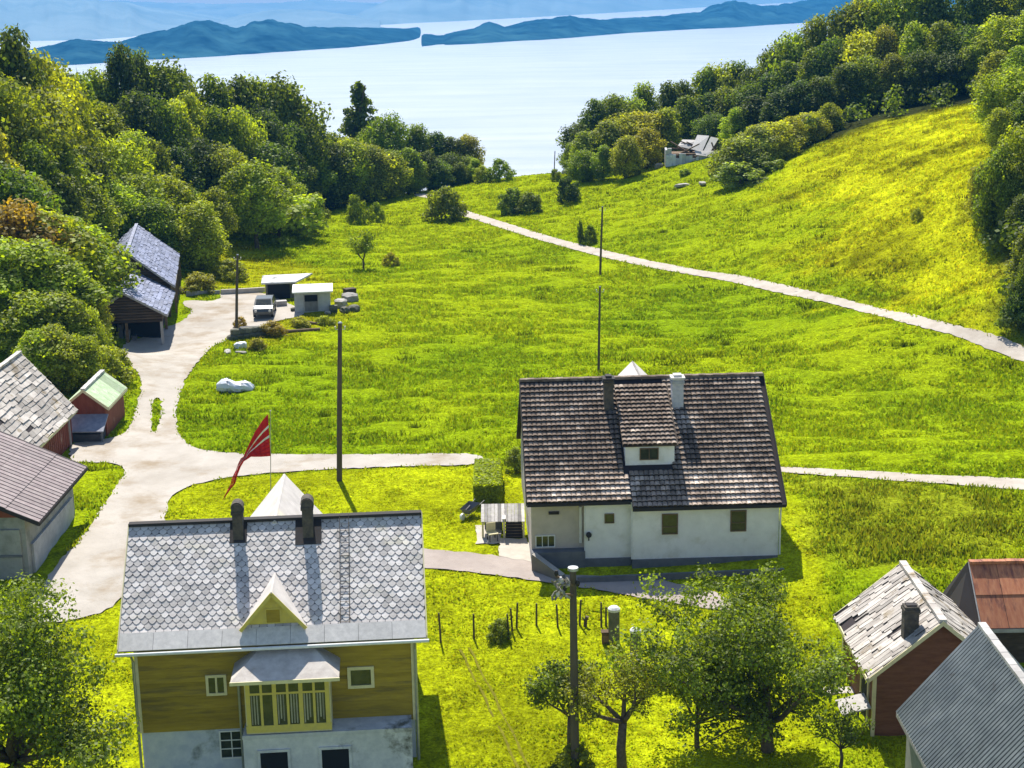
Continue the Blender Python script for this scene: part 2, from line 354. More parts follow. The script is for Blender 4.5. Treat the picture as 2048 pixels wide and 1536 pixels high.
def groundmat():
    m = bpy.data.materials.new('grass_ground'); m.use_nodes = True; t = m.node_tree; b = t.nodes['Principled BSDF']; L = t.links.new
    b.inputs['Roughness'].default_value = .9; b.inputs['Specular IOR Level'].default_value = .0
    a = nn(t, 'ShaderNodeAttribute', attribute_name='gcol'); tc = nn(t, 'ShaderNodeTexCoord')
    n1 = nn(t, 'ShaderNodeTexNoise'); n1.inputs['Scale'].default_value = 2.2; n1.inputs['Detail'].default_value = 8; n1.inputs['Roughness'].default_value = .75
    L(tc.outputs['Object'], n1.inputs[0])
    r = nn(t, 'ShaderNodeMapRange'); r.inputs[1].default_value = .3; r.inputs[2].default_value = .7; r.inputs[3].default_value = .42; r.inputs[4].default_value = 1.5
    L(n1.outputs[0], r.inputs[0])
    n2 = nn(t, 'ShaderNodeTexNoise'); n2.inputs['Scale'].default_value = 7.5; n2.inputs['Detail'].default_value = 4; n2.inputs['Roughness'].default_value = .8
    L(tc.outputs['Object'], n2.inputs[0]); r2 = nn(t, 'ShaderNodeMapRange'); r2.inputs[1].default_value = .36; r2.inputs[2].default_value = .64; r2.inputs[3].default_value = .5; r2.inputs[4].default_value = 1.4
    L(n2.outputs[0], r2.inputs[0]); mu = nn(t, 'ShaderNodeMath', operation='MULTIPLY'); L(r.outputs[0], mu.inputs[0]); L(r2.outputs[0], mu.inputs[1])
    s = nn(t, 'ShaderNodeVectorMath', operation='SCALE'); L(a.outputs['Color'], s.inputs[0]); L(mu.outputs[0], s.inputs['Scale'])
    L(s.outputs[0], b.inputs['Base Color'])
    bp = nn(t, 'ShaderNodeBump'); bp.inputs['Distance'].default_value = .12; bp.inputs['Strength'].default_value = .9; L(n1.outputs[0], bp.inputs['Height']); L(bp.outputs[0], b.inputs['Normal'])
    return m
M['ground'] = groundmat()
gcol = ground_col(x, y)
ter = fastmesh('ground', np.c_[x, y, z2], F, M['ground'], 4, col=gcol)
ter.data.polygons.foreach_set('use_smooth', [True]*len(ter.data.polygons))
tag(ter, 'green farm meadow and grassy slopes between the woods', kind='structure')

def sheet(name, poly, mat, label, lift=.05, hole=None, grid=.8, step=.35, jit=.09):
    B = dens(poly, step, jit); HB = dens(hole, step, jit) if hole else []
    P_ = np.array(B); x0, y0 = P_.min(0); x1, y1 = P_.max(0)
    gx, gy = np.meshgrid(np.arange(x0, x1, grid), np.arange(y0, y1, grid)); gx = gx.ravel(); gy = gy.ravel()
    k = sdist(B[::2], gx, gy) > .3
    if hole: k &= sdist(HB, gx, gy) < -.3
    co = [Vector(p) for p in B]+[Vector(p) for p in HB]+[Vector((a, b)) for a, b in zip(gx[k], gy[k])]
    nb = len(B); ed = [(i, (i+1) % nb) for i in range(nb)]+[(nb+i, nb+(i+1) % len(HB)) for i in range(len(HB))]
    vs, _, fs, *_ = geometry.delaunay_2d_cdt(co, ed, [], 0, 1e-4)
    vx = np.array([v.x for v in vs]); vy = np.array([v.y for v in vs]); fs = np.array(fs)
    cx = vx[fs].mean(1); cy = vy[fs].mean(1); k = inpoly(B, cx, cy)
    if hole: k &= ~inpoly(HB, cx, cy)
    o = fastmesh(name, np.c_[vx, vy, HH(vx, vy)+lift], fs[k], mat, 3)
    tag(o, label, kind='structure'); return o
sheet('farmyard', YARD, M['gravel'], 'pale gravel farmyard and track between the barns', .035, ISLE)
sheet('path', PATHB, M['gravel_grey'], 'grey gravel path in front of the white house', .035)
sheet('path', PATHC, M['lightgravel'], 'narrow pale track right of the white house', .035)
sheet('road', ROAD, M['lightgravel'], 'white gravel road crossing the meadow', .035)
sheet('paving', PAD, M['paving'], 'pale paved pad beside the porch', .043, grid=.5)
sheet('paving', PAD2, M['paving'], 'small pale paved square under the garden chair', .043, grid=.5)

# sea
def seamat():
    m = bpy.data.materials.new('sea_water'); m.use_nodes = True; t = m.node_tree; b = t.nodes['Principled BSDF']; L = t.links.new
    b.inputs['Base Color'].default_value = (.33,.42,.52,1); b.inputs['Roughness'].default_value = .28; b.inputs['Specular IOR Level'].default_value = .5
    tc = nn(t, 'ShaderNodeTexCoord'); mp = nn(t, 'ShaderNodeMapping'); mp.inputs['Scale'].default_value = (.25,1,1); L(tc.outputs['Object'], mp.inputs[0])
    n = nn(t, 'ShaderNodeTexNoise'); n.inputs['Scale'].default_value = .02; n.inputs['Detail'].default_value = 10; n.inputs['Roughness'].default_value = .7; L(mp.outputs[0], n.inputs[0])
    r = nn(t, 'ShaderNodeMapRange'); r.inputs[1].default_value = .35; r.inputs[2].default_value = .65; L(n.outputs[0], r.inputs[0])
    mx = nn(t, 'ShaderNodeMix', data_type='RGBA'); L(r.outputs[0], mx.inputs[0]); mx.inputs[6].default_value = (.32,.34,.37,1); mx.inputs[7].default_value = (.48,.47,.46,1)
    L(mx.outputs[2], b.inputs['Base Color'])
    bp = nn(t, 'ShaderNodeBump'); bp.inputs['Distance'].default_value = 3; bp.inputs['Strength'].default_value = .5; L(n.outputs[0], bp.inputs['Height']); L(bp.outputs[0], b.inputs['Normal'])
    return m
sx = np.linspace(-9000, 9000, 41); sy = np.linspace(430, 13500, 61)
SX, SY = np.meshgrid(sx, sy); idx = np.arange(41*61).reshape(61, 41)
F = np.stack([idx[:-1, :-1], idx[:-1, 1:], idx[1:, 1:], idx[1:, :-1]], -1).reshape(-1, 4)
sea = fastmesh('sea', np.c_[SX.ravel(), SY.ravel(), np.full(SX.size, -90.)], F, seamat(), 4)
tag(sea, 'calm pale fjord water', kind='structure')

# far islands and mountains
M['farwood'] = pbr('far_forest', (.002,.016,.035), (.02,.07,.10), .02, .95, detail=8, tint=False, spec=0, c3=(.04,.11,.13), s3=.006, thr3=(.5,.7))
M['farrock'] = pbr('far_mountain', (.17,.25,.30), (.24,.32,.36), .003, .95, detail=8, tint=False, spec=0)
def hills(name, label, pts, mat, back=1.12, seed=0, rough=.06):
    """pts: (u, v of crest, v of the waterline below it); built at real distance with a front and a back slope"""
    R = random.Random(seed); P0 = []
    us = np.linspace(pts[0][0], pts[-1][0], max(24, int(abs(pts[-1][0]-pts[0][0])/5)))
    vt = np.interp(us, [p[0] for p in pts], [p[1] for p in pts]); vw = np.interp(us, [p[0] for p in pts], [p[2] for p in pts])
    rows = 9; V = []
    for i, u in enumerate(us):
        a = P(u, vw[i], -90); d = ray(u, vt[i]-0*R.random()); d0 = hypot(a.x, a.y); t = d0*back/hypot(d.x, d.y)
        c = Vector((d.x*t, d.y*t, CAMH+d.z*t)); hgt = max(c.z+90, 1.0)
        c.z += hgt*rough*(vn(i/3.1+seed*7, seed, 0)+.7*vn(i/1.2+seed*3, seed, 1))
        for k in range(rows):
            s = k/(rows-1)
            if s <= .6:
                q = s/.6; pz = -90.5+(c.z+90.5)*(q**.8); xy = a.xy.lerp(c.xy, q)
                pz += hgt*.16*sin(q*pi)*2*vn(i/4+seed, k*1.3, 2)
            else:
                q = (s-.6)/.4; e = c.xy*(1+(back-1)*1.2); pz = c.z+(-91-c.z)*q; xy = c.xy.lerp(e, q)
            V.append((xy.x, xy.y, pz))
    n = len(us); idx = np.arange(n*rows).reshape(n, rows)
    F = np.stack([idx[:-1, :-1], idx[1:, :-1], idx[1:, 1:], idx[:-1, 1:]], -1).reshape(-1, 4)
    o = fastmesh(name, np.array(V), F, mat, 4); o.data.polygons.foreach_set('use_smooth', [True]*len(F))
    return tag(o, label, kind='structure')
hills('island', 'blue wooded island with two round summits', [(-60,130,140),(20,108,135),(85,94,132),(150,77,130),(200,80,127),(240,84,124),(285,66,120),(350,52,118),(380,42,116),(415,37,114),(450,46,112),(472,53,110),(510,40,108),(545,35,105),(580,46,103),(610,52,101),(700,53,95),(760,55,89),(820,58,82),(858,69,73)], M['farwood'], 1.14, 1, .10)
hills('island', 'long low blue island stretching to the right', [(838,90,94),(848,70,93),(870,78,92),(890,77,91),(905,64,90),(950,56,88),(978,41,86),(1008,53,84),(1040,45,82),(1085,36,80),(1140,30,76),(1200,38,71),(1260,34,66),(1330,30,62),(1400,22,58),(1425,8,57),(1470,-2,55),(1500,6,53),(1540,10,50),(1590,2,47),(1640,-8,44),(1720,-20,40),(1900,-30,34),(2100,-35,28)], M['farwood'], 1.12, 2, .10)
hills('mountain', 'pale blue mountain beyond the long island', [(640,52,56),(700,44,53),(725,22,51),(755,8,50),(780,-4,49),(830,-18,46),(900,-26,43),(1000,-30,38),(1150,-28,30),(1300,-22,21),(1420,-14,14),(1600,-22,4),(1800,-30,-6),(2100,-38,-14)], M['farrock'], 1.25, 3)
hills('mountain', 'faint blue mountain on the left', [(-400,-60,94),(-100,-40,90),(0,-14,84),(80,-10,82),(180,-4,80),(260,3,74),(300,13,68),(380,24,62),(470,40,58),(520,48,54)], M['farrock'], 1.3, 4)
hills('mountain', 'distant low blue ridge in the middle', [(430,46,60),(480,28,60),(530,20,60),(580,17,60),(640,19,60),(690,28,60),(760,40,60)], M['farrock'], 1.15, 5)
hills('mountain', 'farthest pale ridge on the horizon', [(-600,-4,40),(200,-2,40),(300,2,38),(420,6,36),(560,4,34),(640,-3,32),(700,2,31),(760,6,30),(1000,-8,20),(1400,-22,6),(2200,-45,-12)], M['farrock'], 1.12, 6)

# ---------------------------------------------------------------- haze
def add_haze():
    m = bpy.data.materials.new('haze'); m.use_nodes = True; t = m.node_tree; t.nodes.clear()
    o = nn(t, 'ShaderNodeOutputMaterial'); v = nn(t, 'ShaderNodeVolumePrincipled')
    v.inputs['Color'].default_value = (.085,.45,1,1); v.inputs['Density'].default_value = HAZE; v.inputs['Anisotropy'].default_value = .0
    t.links.new(v.outputs[0], o.inputs['Volume'])
    b = MB(); b.box(-9500, 9500, -60, 14000, -97.5, 260); ob = b.build('haze', m); tag(ob, 'thin blue summer haze over the fjord', kind='stuff')
HAZE = 1.2e-4
add_haze()

# ---------------------------------------------------------------- vegetation
def leaves(centers, radii, n, size, seed, flat=.75, core=.25, upb=.35):
    """leaf quads spread in clumps; returns verts, quads, tint"""
    R = np.random.RandomState(seed); C = np.array(centers, float); r = np.array(radii, float)
    w_ = r**2; k = R.choice(len(C), n, p=w_/w_.sum())
    d = R.normal(size=(n, 3)); d /= np.linalg.norm(d, axis=1)[:, None]
    rad = np.where(R.rand(n) < core, R.rand(n)*.8, (.8+.45*R.rand(n)**1.6))
    off = d*rad[:, None]*r[k][:, None]; off[:, 2] *= flat
    p = C[k]+off
    nrm = d+np.array([0, 0, upb])+R.normal(size=(n, 3))*.55; nrm /= np.linalg.norm(nrm, axis=1)[:, None]
    a = np.cross(nrm, R.normal(size=(n, 3))); a /= np.linalg.norm(a, axis=1)[:, None]; b = np.cross(nrm, a)
    s = size*(.6+.8*R.rand(n))[:, None]; a *= s*.5; b *= s*.8*.5
    V = np.stack([p-a, p-b*.9, p+a, p+b*.9], 1).reshape(-1, 3)
    F = np.arange(n*4).reshape(n, 4)
    cl = .62+.76*R.rand(len(C)); tint = cl[k]*(.5+1.0*R.rand(n))
    return V, F, tint

def crown_blobs(seed, h0, h1, R0, shape, nb):
    R = random.Random(seed); out = []; rad = []
    for i in range(nb):
        t = (i+.5)/nb; t = min(1, max(0, t+R.uniform(-.04, .04)))
        if shape == 'round': w_ = sqrt(max(.02, 1-(2*t-1)**2))**.8*(1.05-.25*t)
        elif shape == 'oval': w_ = (sin(pi*min(1, t*.93+.05)))**.7*(1.1-.45*t)
        elif shape == 'cone': w_ = (1-t)**.85+.06
        elif shape == 'bush': w_ = sqrt(max(.03, 1-t**2))
        a = i*2.39996+R.uniform(-.5, .5); rr = R0*w_*(R.uniform(.45, 1.0) if shape != 'cone' else R.uniform(.25, 1))
        out.append((rr*cos(a), rr*sin(a), h0+(h1-h0)*t)); rad.append(R0*R.uniform(.19, .35)*(1 if shape != 'cone' else (.3+.7*(1-t))))
    return out, rad
PROTO = {}
def tree_proto(key, seed, h0, h1, R0, shape, nb, nleaf, size, trunk_r=.22, limbs=10, **kw):
    C, r = crown_blobs(seed, h0, h1-R0*.25, R0, shape, nb)
    V, F, t = leaves(C, r, nleaf, size, seed, **kw)
    me = fastmesh('crown', V, F, M['leaf'], 4, tint=t)
    mb = MB(); R = random.Random(seed)
    if trunk_r:
        top = h0+(h1-h0)*(.55 if shape != 'cone' else .93); pts = [(0, 0, -1.2)]+[(R.uniform(-.12, .12)*k, R.uniform(-.12, .12)*k, top*k/5) for k in range(1, 6)]
        mb.tube(pts, [trunk_r*1.3]+[trunk_r*(1-.16*k) for k in range(1, 6)], 7)
        ch = R.sample(range(len(C)), min(limbs, len(C)))
        for i in ch:
            q = Vector(C[i]); s = Vector((0, 0, max(h0*.75, q.z-R.uniform(1, 2.4)))); mid = s.lerp(q, .5)+Vector((0, 0, -.15))
            mb.tube([s, mid, q], [trunk_r*.42, trunk_r*.3, trunk_r*.12], 5)
        tr = mb.build('trunk', M['bark']); tme = tr.data; bpy.data.objects.remove(tr)
    else: tme = None
    cme = me.data; bpy.data.objects.remove(me)
    PROTO[key] = (cme, tme, h1)
# far-wood kinds, about 10 m tall
tree_proto('broadA', 11, 1.0, 10, 3.5, 'round', 62, 11500, .30, flat=1.0)
tree_proto('broadB', 12, 1.2, 10, 3.1, 'oval', 60, 11000, .29, flat=1.1)
tree_proto('broadC', 13, .8, 10, 3.9, 'round', 70, 13000, .31, flat=1.0)
tree_proto('broadD', 14, 1.2, 10, 2.8, 'oval', 54, 9500, .28, flat=1.15)
tree_proto('broadE', 21, 3.4, 10.2, 3.0, 'oval', 50, 8500, .29, flat=1.0, limbs=14)
tree_proto('broadF', 22, 2.6, 10, 3.4, 'round', 56, 9500, .30, flat=1.0, limbs=14)
tree_proto('spruce', 15, 1.0, 10.3, 2.6, 'cone', 150, 12000, .26, flat=.75, upb=.2)
tree_proto('bushA', 16, .25, 3, 1.7, 'bush', 24, 3600, .20, trunk_r=.07, limbs=5)
tree_proto('bushB', 17, .2, 3, 1.9, 'bush', 26, 4200, .22, trunk_r=.07, limbs=5)
tree_proto('leafyA', 18, .6, 7, 3.1, 'round', 75, 15000, .24, trunk_r=.14)
tree_proto('leafyB', 19, .5, 7, 2.8, 'oval', 75, 14000, .24, trunk_r=.14)
TONES = dict(dark=(.105,.15,.014), deep=(.065,.10,.016), mid=(.19,.245,.014), light=(.28,.335,.018), yellow=(.31,.33,.014), olive=(.23,.245,.025), garden=(.145,.195,.013), rusty=(.25,.19,.02), pale=(.21,.26,.04))
TW = dict(dark='dark', deep='blackish', mid='green', light='bright', yellow='yellowish', olive='olive', rusty='rusty', garden='green', pale='pale')
def plant(name, cat, loc, proto, height, width, tone, label, group=None, rz=None):
    cme, tme, h = PROTO[proto]; o = empty(name, loc, rnd.uniform(0, 6.28) if rz is None else rz, label, cat, group)
    s = height/h; o.scale = (width*s*rnd.uniform(.82, 1.12), width*s*rnd.uniform(.82, 1.12), s); o.rotation_euler.x = rnd.uniform(-.06, .06); o.rotation_euler.y = rnd.uniform(-.06, .06)
    c = bpy.data.objects.new('crown', cme); link(c); c.parent = o
    k = rnd.uniform(.85, 1.18); k2 = rnd.uniform(.9, 1.15); T_ = TONES[tone]; c.color = (T_[0]*k*k2, T_[1]*k, T_[2]*k, 1)
    if tme: t_ = bpy.data.objects.new('trunk', tme); link(t_); t_.parent = o
    return o
def treetop(u, v, d, proto, tone, label, width=1.0, group=None, name='broadleaf_tree', hmax=26, hmin=5):
    """tree whose top shows at (u, v) and that stands d metres out on the terrain"""
    r = ray(u, v); t = d/r.y; x_, zt = r.x*t, CAMH+r.z*t; g_ = H(x_, d); h = zt-g_
    if h > hmax or h < hmin: print('TREE', u, v, d, 'h=%.1f' % h)
    h = min(max(h, hmin*.7), hmax)
    plant(name, 'tree', (x_, d, zt-h if h < zt-g_ else g_), proto, h, width*min(1.45, max(.85, 11/h)), tone, label, group)
ORD = ['first','second','third','fourth','fifth','sixth','seventh','eighth','ninth','tenth','eleventh','twelfth','thirteenth','fourteenth','fifteenth','sixteenth','seventeenth','eighteenth','nineteenth','twentieth','twenty-first','twenty-second','twenty-third','twenty-fourth']
PR = ['broadB','broadD','broadA','broadB','broadC']
def row(items, phrase, group, base=None):
    for i, it in enumerate(items):
        u, v, d, tone = it[:4]; pr = it[4] if len(it) > 4 else PR[(i*7+len(items)) % 5]
        nm = 'spruce_tree' if pr == 'spruce' else 'broadleaf_tree'
        kind = 'conifer' if pr == 'spruce' else 'leafy tree'
        treetop(u, v, d, pr, tone, '%s %s, %s from the left %s' % (TW[tone], kind, ORD[i], phrase), group=group, name=nm, width=it[5] if len(it) > 5 else 1)
GL, GR = 'trees of the left wood', 'trees of the right wood'
row([(-60,30,148,'mid'),(5,48,152,'dark'),(62,100,160,'light'),(112,128,168,'mid'),(155,150,178,'mid'),(195,135,188,'light'),(238,84,190,'deep','broadB',.8),(275,100,193,'dark','broadD',.8),(312,118,196,'dark'),(365,136,200,'mid'),(412,146,203,'mid'),(455,150,206,'dark'),
 (505,150,208,'mid'),(552,152,208,'dark'),(592,196,214,'mid'),(630,232,218,'dark'),(668,262,226,'mid'),(745,246,226,'mid'),(785,226,228,'mid'),(828,248,230,'mid'),(868,262,232,'dark'),(905,272,232,'dark'),(935,268,234,'olive','broadD')],
 'along the skyline of the left wood', GL)
treetop(712, 150, 238, 'spruce', 'dark', 'tall dark conifer rising above the left wood against the fjord', 1.5, GL, 'spruce_tree')
row([(-20,150,140,'mid'),(45,170,145,'olive'),(105,185,152,'light'),(160,215,158,'mid'),(215,205,170,'mid'),(258,180,180,'deep'),(300,185,182,'dark'),(345,200,185,'light'),(392,180,190,'light'),(438,210,190,'mid'),(480,212,192,'light'),(530,215,198,'deep'),(575,245,202,'dark'),
 (618,262,206,'mid'),(655,285,208,'dark'),(695,275,212,'light'),(735,290,214,'light'),(775,300,216,'mid'),(815,295,218,'mid'),(858,300,222,'dark'),(900,305,226,'dark'),(932,312,228,'mid')],
 'in the second row of the left wood', GL)
row([(-10,250,132,'olive'),(50,280,136,'mid'),(110,265,144,'mid'),(165,290,150,'dark'),(215,275,158,'light'),(262,262,165,'light'),(310,275,168,'mid'),(355,290,172,'deep'),(400,275,176,'deep'),(445,290,176,'mid'),(540,285,188,'dark','broadF'),(585,300,199,'dark'),
 (622,305,205,'mid','broadE'),(660,285,208,'dark'),(700,280,211,'light','broadF'),(742,290,213,'olive'),(785,305,215,'light'),(828,312,218,'mid'),(872,318,221,'dark'),(912,325,224,'dark'),(948,335,225,'light','broadD')],
 'in the third row of the left wood', GL)
row([(0,330,125,'dark'),(60,350,130,'mid'),(120,345,137,'dark'),(175,365,143,'mid'),(225,360,150,'light'),(275,345,154,'mid'),(325,350,158,'mid','broadF'),(372,372,160,'mid','broadE'),(300,395,150,'mid')],
 'in the fourth row above the log storehouses', GL)
treetop(505, 322, 168, 'broadF', 'mid', 'round free-standing tree at the wood edge casting a shadow on the meadow', 1.0)
treetop(560, 330, 180, 'broadE', 'light', 'light green tree just behind the round free-standing one', 1.0, GL)
treetop(425, 372, 158, 'broadE', 'mid', 'slender young tree left of the round free-standing tree', .8, GL, hmin=3)
treetop(395, 400, 152, 'broadB', 'light', 'small light green tree behind the rear storehouse roof', 1, GL, hmin=3)
treetop(555, 375, 175, 'bushB', 'light', 'light green bush right of the round free-standing tree', 1.2, name='bush', hmin=2)
GN = 'leafy trees and bushes beside the storehouses'
for i, (u, v, d, tone, pr, wd) in enumerate([(15,395,118,'rusty','leafyA',1),(75,415,120,'light','leafyB',1.1),(125,430,122,'light','leafyA',1.0),(165,452,124,'olive','leafyB',.75),(40,470,112,'light','leafyA',1.15),
 (105,505,113,'mid','leafyB',1.2),(140,525,114,'mid','leafyA',.75),(172,560,114,'olive','leafyB',.55),(75,575,107,'mid','leafyA',1.2),(120,590,107,'mid','leafyB',.85),(165,612,108,'light','leafyA',.6),(105,650,102,'mid','leafyB',1.0),(160,665,103,'mid','leafyA',.75),(60,660,101,'light','leafyB',.8),(200,690,105,'light','bushB',.8)]):
    treetop(u, v, d, pr, tone, '%s %s, %s going down the slope left of the storehouses' % (TW[tone], 'bush' if pr == 'bushB' else 'leafy tree', ORD[i]), wd, GN, 'broadleaf_tree' if pr != 'bushB' else 'bush', 13, 2.5)
# right wood
row([(1158,245,226,'dark','broadA'),(1188,196,228,'dark'),(1225,188,231,'mid'),(1262,192,233,'light'),(1295,165,236,'mid'),(1335,160,238,'dark'),(1370,158,241,'dark'),(1402,135,241,'mid','broadD'),(1434,125,242,'mid'),(1466,122,242,'dark'),
 (1503,132,236,'dark'),(1535,104,235,'mid'),(1568,82,233,'dark'),(1604,58,230,'light'),(1642,30,228,'mid'),(1684,5,228,'mid'),(1730,-15,227,'light'),(1778,-30,226,'light'),(1830,-40,224,'mid'),(1882,-40,222,'mid'),(1935,-45,220,'dark'),(1990,-45,218,'mid'),(2045,-50,216,'mid')],
 'along the skyline of the right wood', GR)
row([(1142,285,216,'mid'),(1172,262,213,'mid'),(1212,240,214,'mid'),(1250,225,216,'light'),(1290,222,216,'yellow'),(1335,215,217,'yellow'),(1375,190,220,'mid'),(1412,185,222,'dark'),(1455,172,222,'mid'),(1500,162,220,'dark'),(1540,145,219,'deep'),(1580,120,217,'dark'),(1625,95,214,'mid'),
 (1672,75,213,'dark'),(1722,60,212,'light'),(1776,50,210,'olive'),(1832,42,208,'light'),(1888,40,206,'mid'),(1945,50,204,'dark'),(2005,30,202,'light'),(2060,20,200,'light')],
 'in the second row of the right wood', GR)
row([(1165,300,207,'mid'),(1205,290,205,'mid'),(1250,270,203,'light'),(1292,255,208,'yellow'),(1330,262,216,'yellow'),(1425,225,213,'dark'),(1475,215,203,'light'),(1510,190,203,'deep'),(1555,185,200,'deep'),(1600,160,202,'deep','broadF'),(1645,150,201,'dark','broadE'),(1692,125,203,'dark'),(1740,110,205,'mid','broadF'),
 (1792,105,203,'olive'),(1845,100,202,'dark','broadF'),(1898,105,201,'deep'),(1950,90,199,'mid'),(2000,100,190,'light'),(2050,90,180,'light')],
 'in the front row of the right wood', GR)
for i, (u, v, d, tone, pr, wd) in enumerate([(1482,268,184,'pale','leafyA',1.0),(1515,250,185,'pale','leafyB',1.1),(1545,240,187,'yellow','leafyA',1.1),(1588,232,189,'yellow','leafyB',1.1),(1620,222,191,'yellow','leafyA',1.0),(1662,205,193,'yellow','leafyB',.8),(1480,320,180,'pale','bushA',1.3),(1530,310,182,'mid','bushB',1.3)]):
    treetop(u, v, d, pr, tone, '%s %s, %s from the left in the thicket right of the ruin' % (TW[tone], 'bush' if 'bush' in pr else 'small tree', ORD[i]), wd, 'thicket right of the ruin', 'bush' if 'bush' in pr else 'broadleaf_tree', 13, 2)
row([(2020,135,160,'light','broadA'),(2055,180,150,'mid','broadB'),(2003,215,150,'light','broadB')],
 'in the high clump at the right edge', 'trees at the right edge')
for i, (u, v, vb, pr, tone, wd) in enumerate([(2035,250,440,'broadC','mid',1.0),(1988,292,468,'broadC','mid',.85),(1955,325,445,'broadA','olive',.75),(2015,350,478,'broadC','mid',.8),(1980,395,480,'leafyA','dark',.7),(2040,385,500,'broadB','dark',1.0),(2070,440,600,'broadB','mid',1.0),(2046,505,642,'broadB','mid',.9),(2036,580,650,'bushB','dark',.9)]):
    f = G(u, vb); rt = ray(u, v); t = f.y/rt.y; h = CAMH+rt.z*t-f.z
    nm = 'bush' if 'bush' in pr else 'broadleaf_tree'
    plant(nm, 'bush' if nm == 'bush' else 'tree', f, pr, h, wd, tone, '%s %s, %s from the top in the clump above the road end' % (TW[tone], 'bush' if nm == 'bush' else 'leafy tree', ORD[i]), 'trees at the right edge')
# single bushes and trees on the meadow: (u, v of the foot, height, proto, tone, width, label)
for (u, v, h, pr, tone, wd, lab) in [
 (632,437,3.4,'bushB','mid',.8,'round bush on the meadow, leftmost of the row below the left wood'),
 (712,447,3.8,'bushA','mid',.65,'tall loose bush, second in the row below the left wood'),
 (752,444,2.7,'bushA','mid',.65,'smaller bush close beside the tall loose one'),
 (600,425,3.0,'bushB','light',.9,'light green bush at the wood edge left of the round bush'),
 (890,440,4.3,'bushB','mid',.95,'dense bush beside the bend of the white road'),
 (1022,424,3.2,'bushA','dark',1.1,'dark low bush above the road, left of a pair'),
 (1060,424,2.6,'bushB','dark',1.1,'dark low bush above the road, right of a pair'),
 (1137,404,3.4,'bushA','deep',1.0,'dark square bush on the slope toward the fjord'),
 (1112,362,1.8,'bushA','mid',.8,'tiny bush at the foot of the far post'),
 (1000,362,3.4,'bushA','mid',.9,'small bush standing on the crest in front of the fjord'),
 (965,366,2.6,'bushB','light',1.0,'low light bush at the end of the left wood'),
 (1275,352,2.2,'bushA','deep',.5,'narrow dark shrub left of the ruin'),
 (782,532,1.6,'bushA','olive',.9,'straggly twig bush beside the lone small tree'),
 (1180,487,2.2,'bushA','dark',.6,'low dark bush at the roadside'),
 (1162,487,2.8,'bushA','dark',.28,'thin upright shrub at the roadside'),
 (1835,440,1.2,'bushA','olive',.8,'tiny olive bush on the yellow hillside'),
 (1000,1275,1.0,'bushA','mid',1.1,'small bush at the foot of the garden posts'),
 (1033,942,1.5,'bushB','pale',.7,'pale flowering shrub behind the white house corner'),
 (515,700,1.0,'bushB','olive',1.2,'low olive shrub below the timber stack'),
 (545,672,1.3,'bushB','rusty',1.5,'rusty bracken bush above the timber stack'),
 (600,655,1.0,'bushB','yellow',1.8,'yellow bracken below the stone hut'),
 (650,650,.9,'bushA','yellow',1.8,'yellow bracken at the right of the stone hut foot'),
 (480,655,1.0,'bushA','rusty',1.2,'rusty weeds beside the track end'),
 (400,585,2.0,'bushB','olive',1.5,'olive bush behind the low concrete wall'),
 (460,560,2.2,'bushA','olive',1.5,'olive bush among rough grass behind the yard post'),
 (1370,350,.9,'bushB','light',1.6,'bright nettles in front of the ruin'),
 (1430,350,1.1,'bushA','yellow',1.8,'yellow weeds at the right of the ruin front'),
 (233,735,1.6,'bushB','mid',1.1,'green bush beside the front storehouse foot'),
 (1148,1560,1.6,'bushA','mid',.9,'leafy bush at the foot of the near utility pole'),
]:
    g_ = G(u, v) if v < 1536 else P(u, v, 0)
    nm = 'small_tree' if 'tree' in lab.split(',')[0] and u == 725 else 'bush'
    plant(nm, 'tree' if nm == 'small_tree' else 'bush', (g_.x, g_.y, g_.z-.05), pr, h, wd, tone, lab)

# undergrowth that closes the woods
def undergrowth(name, polys, label, n, seed, size, hgt, tone):
    R = np.random.RandomState(seed); V = []; F = []; T_ = []; nv = 0
    for poly, (x0, x1, y0, y1), k in polys:
        x = R.uniform(x0, x1, k*3); y = R.uniform(y0, y1, k*3); m = sdist(poly, x, y) > .5; x = x[m][:k]; y = y[m][:k]
        C = np.c_[x, y, HH(x, y)+R.uniform(.1, hgt, len(x))]
        v, f, t = leaves(C, R.uniform(.7, 1.7, len(C)), n, size, seed); V.append(v); F.append(f+nv); T_.append(t); nv += len(v)
    o = fastmesh(name, np.concatenate(V), np.concatenate(F), M['leaf'], 4, tint=np.concatenate(T_)); o.color = (*TONES[tone], 1)
    tag(o, label, kind='stuff')
undergrowth('undergrowth', [(FOREST_L, (-80,-18,105,238), 700)], 'dark undergrowth between the trunks of the left wood', 70000, 31, .42, 2.6, 'dark')
undergrowth('undergrowth', [(FOREST_R, (14,75,96,236), 600)], 'dark undergrowth between the trunks of the right wood', 60000, 32, .42, 2.6, 'dark')
undergrowth('undergrowth', [(NEARL, (-45,-20,85,135), 130)], 'green undergrowth beside the storehouses', 30000, 33, .24, 1.2, 'mid')

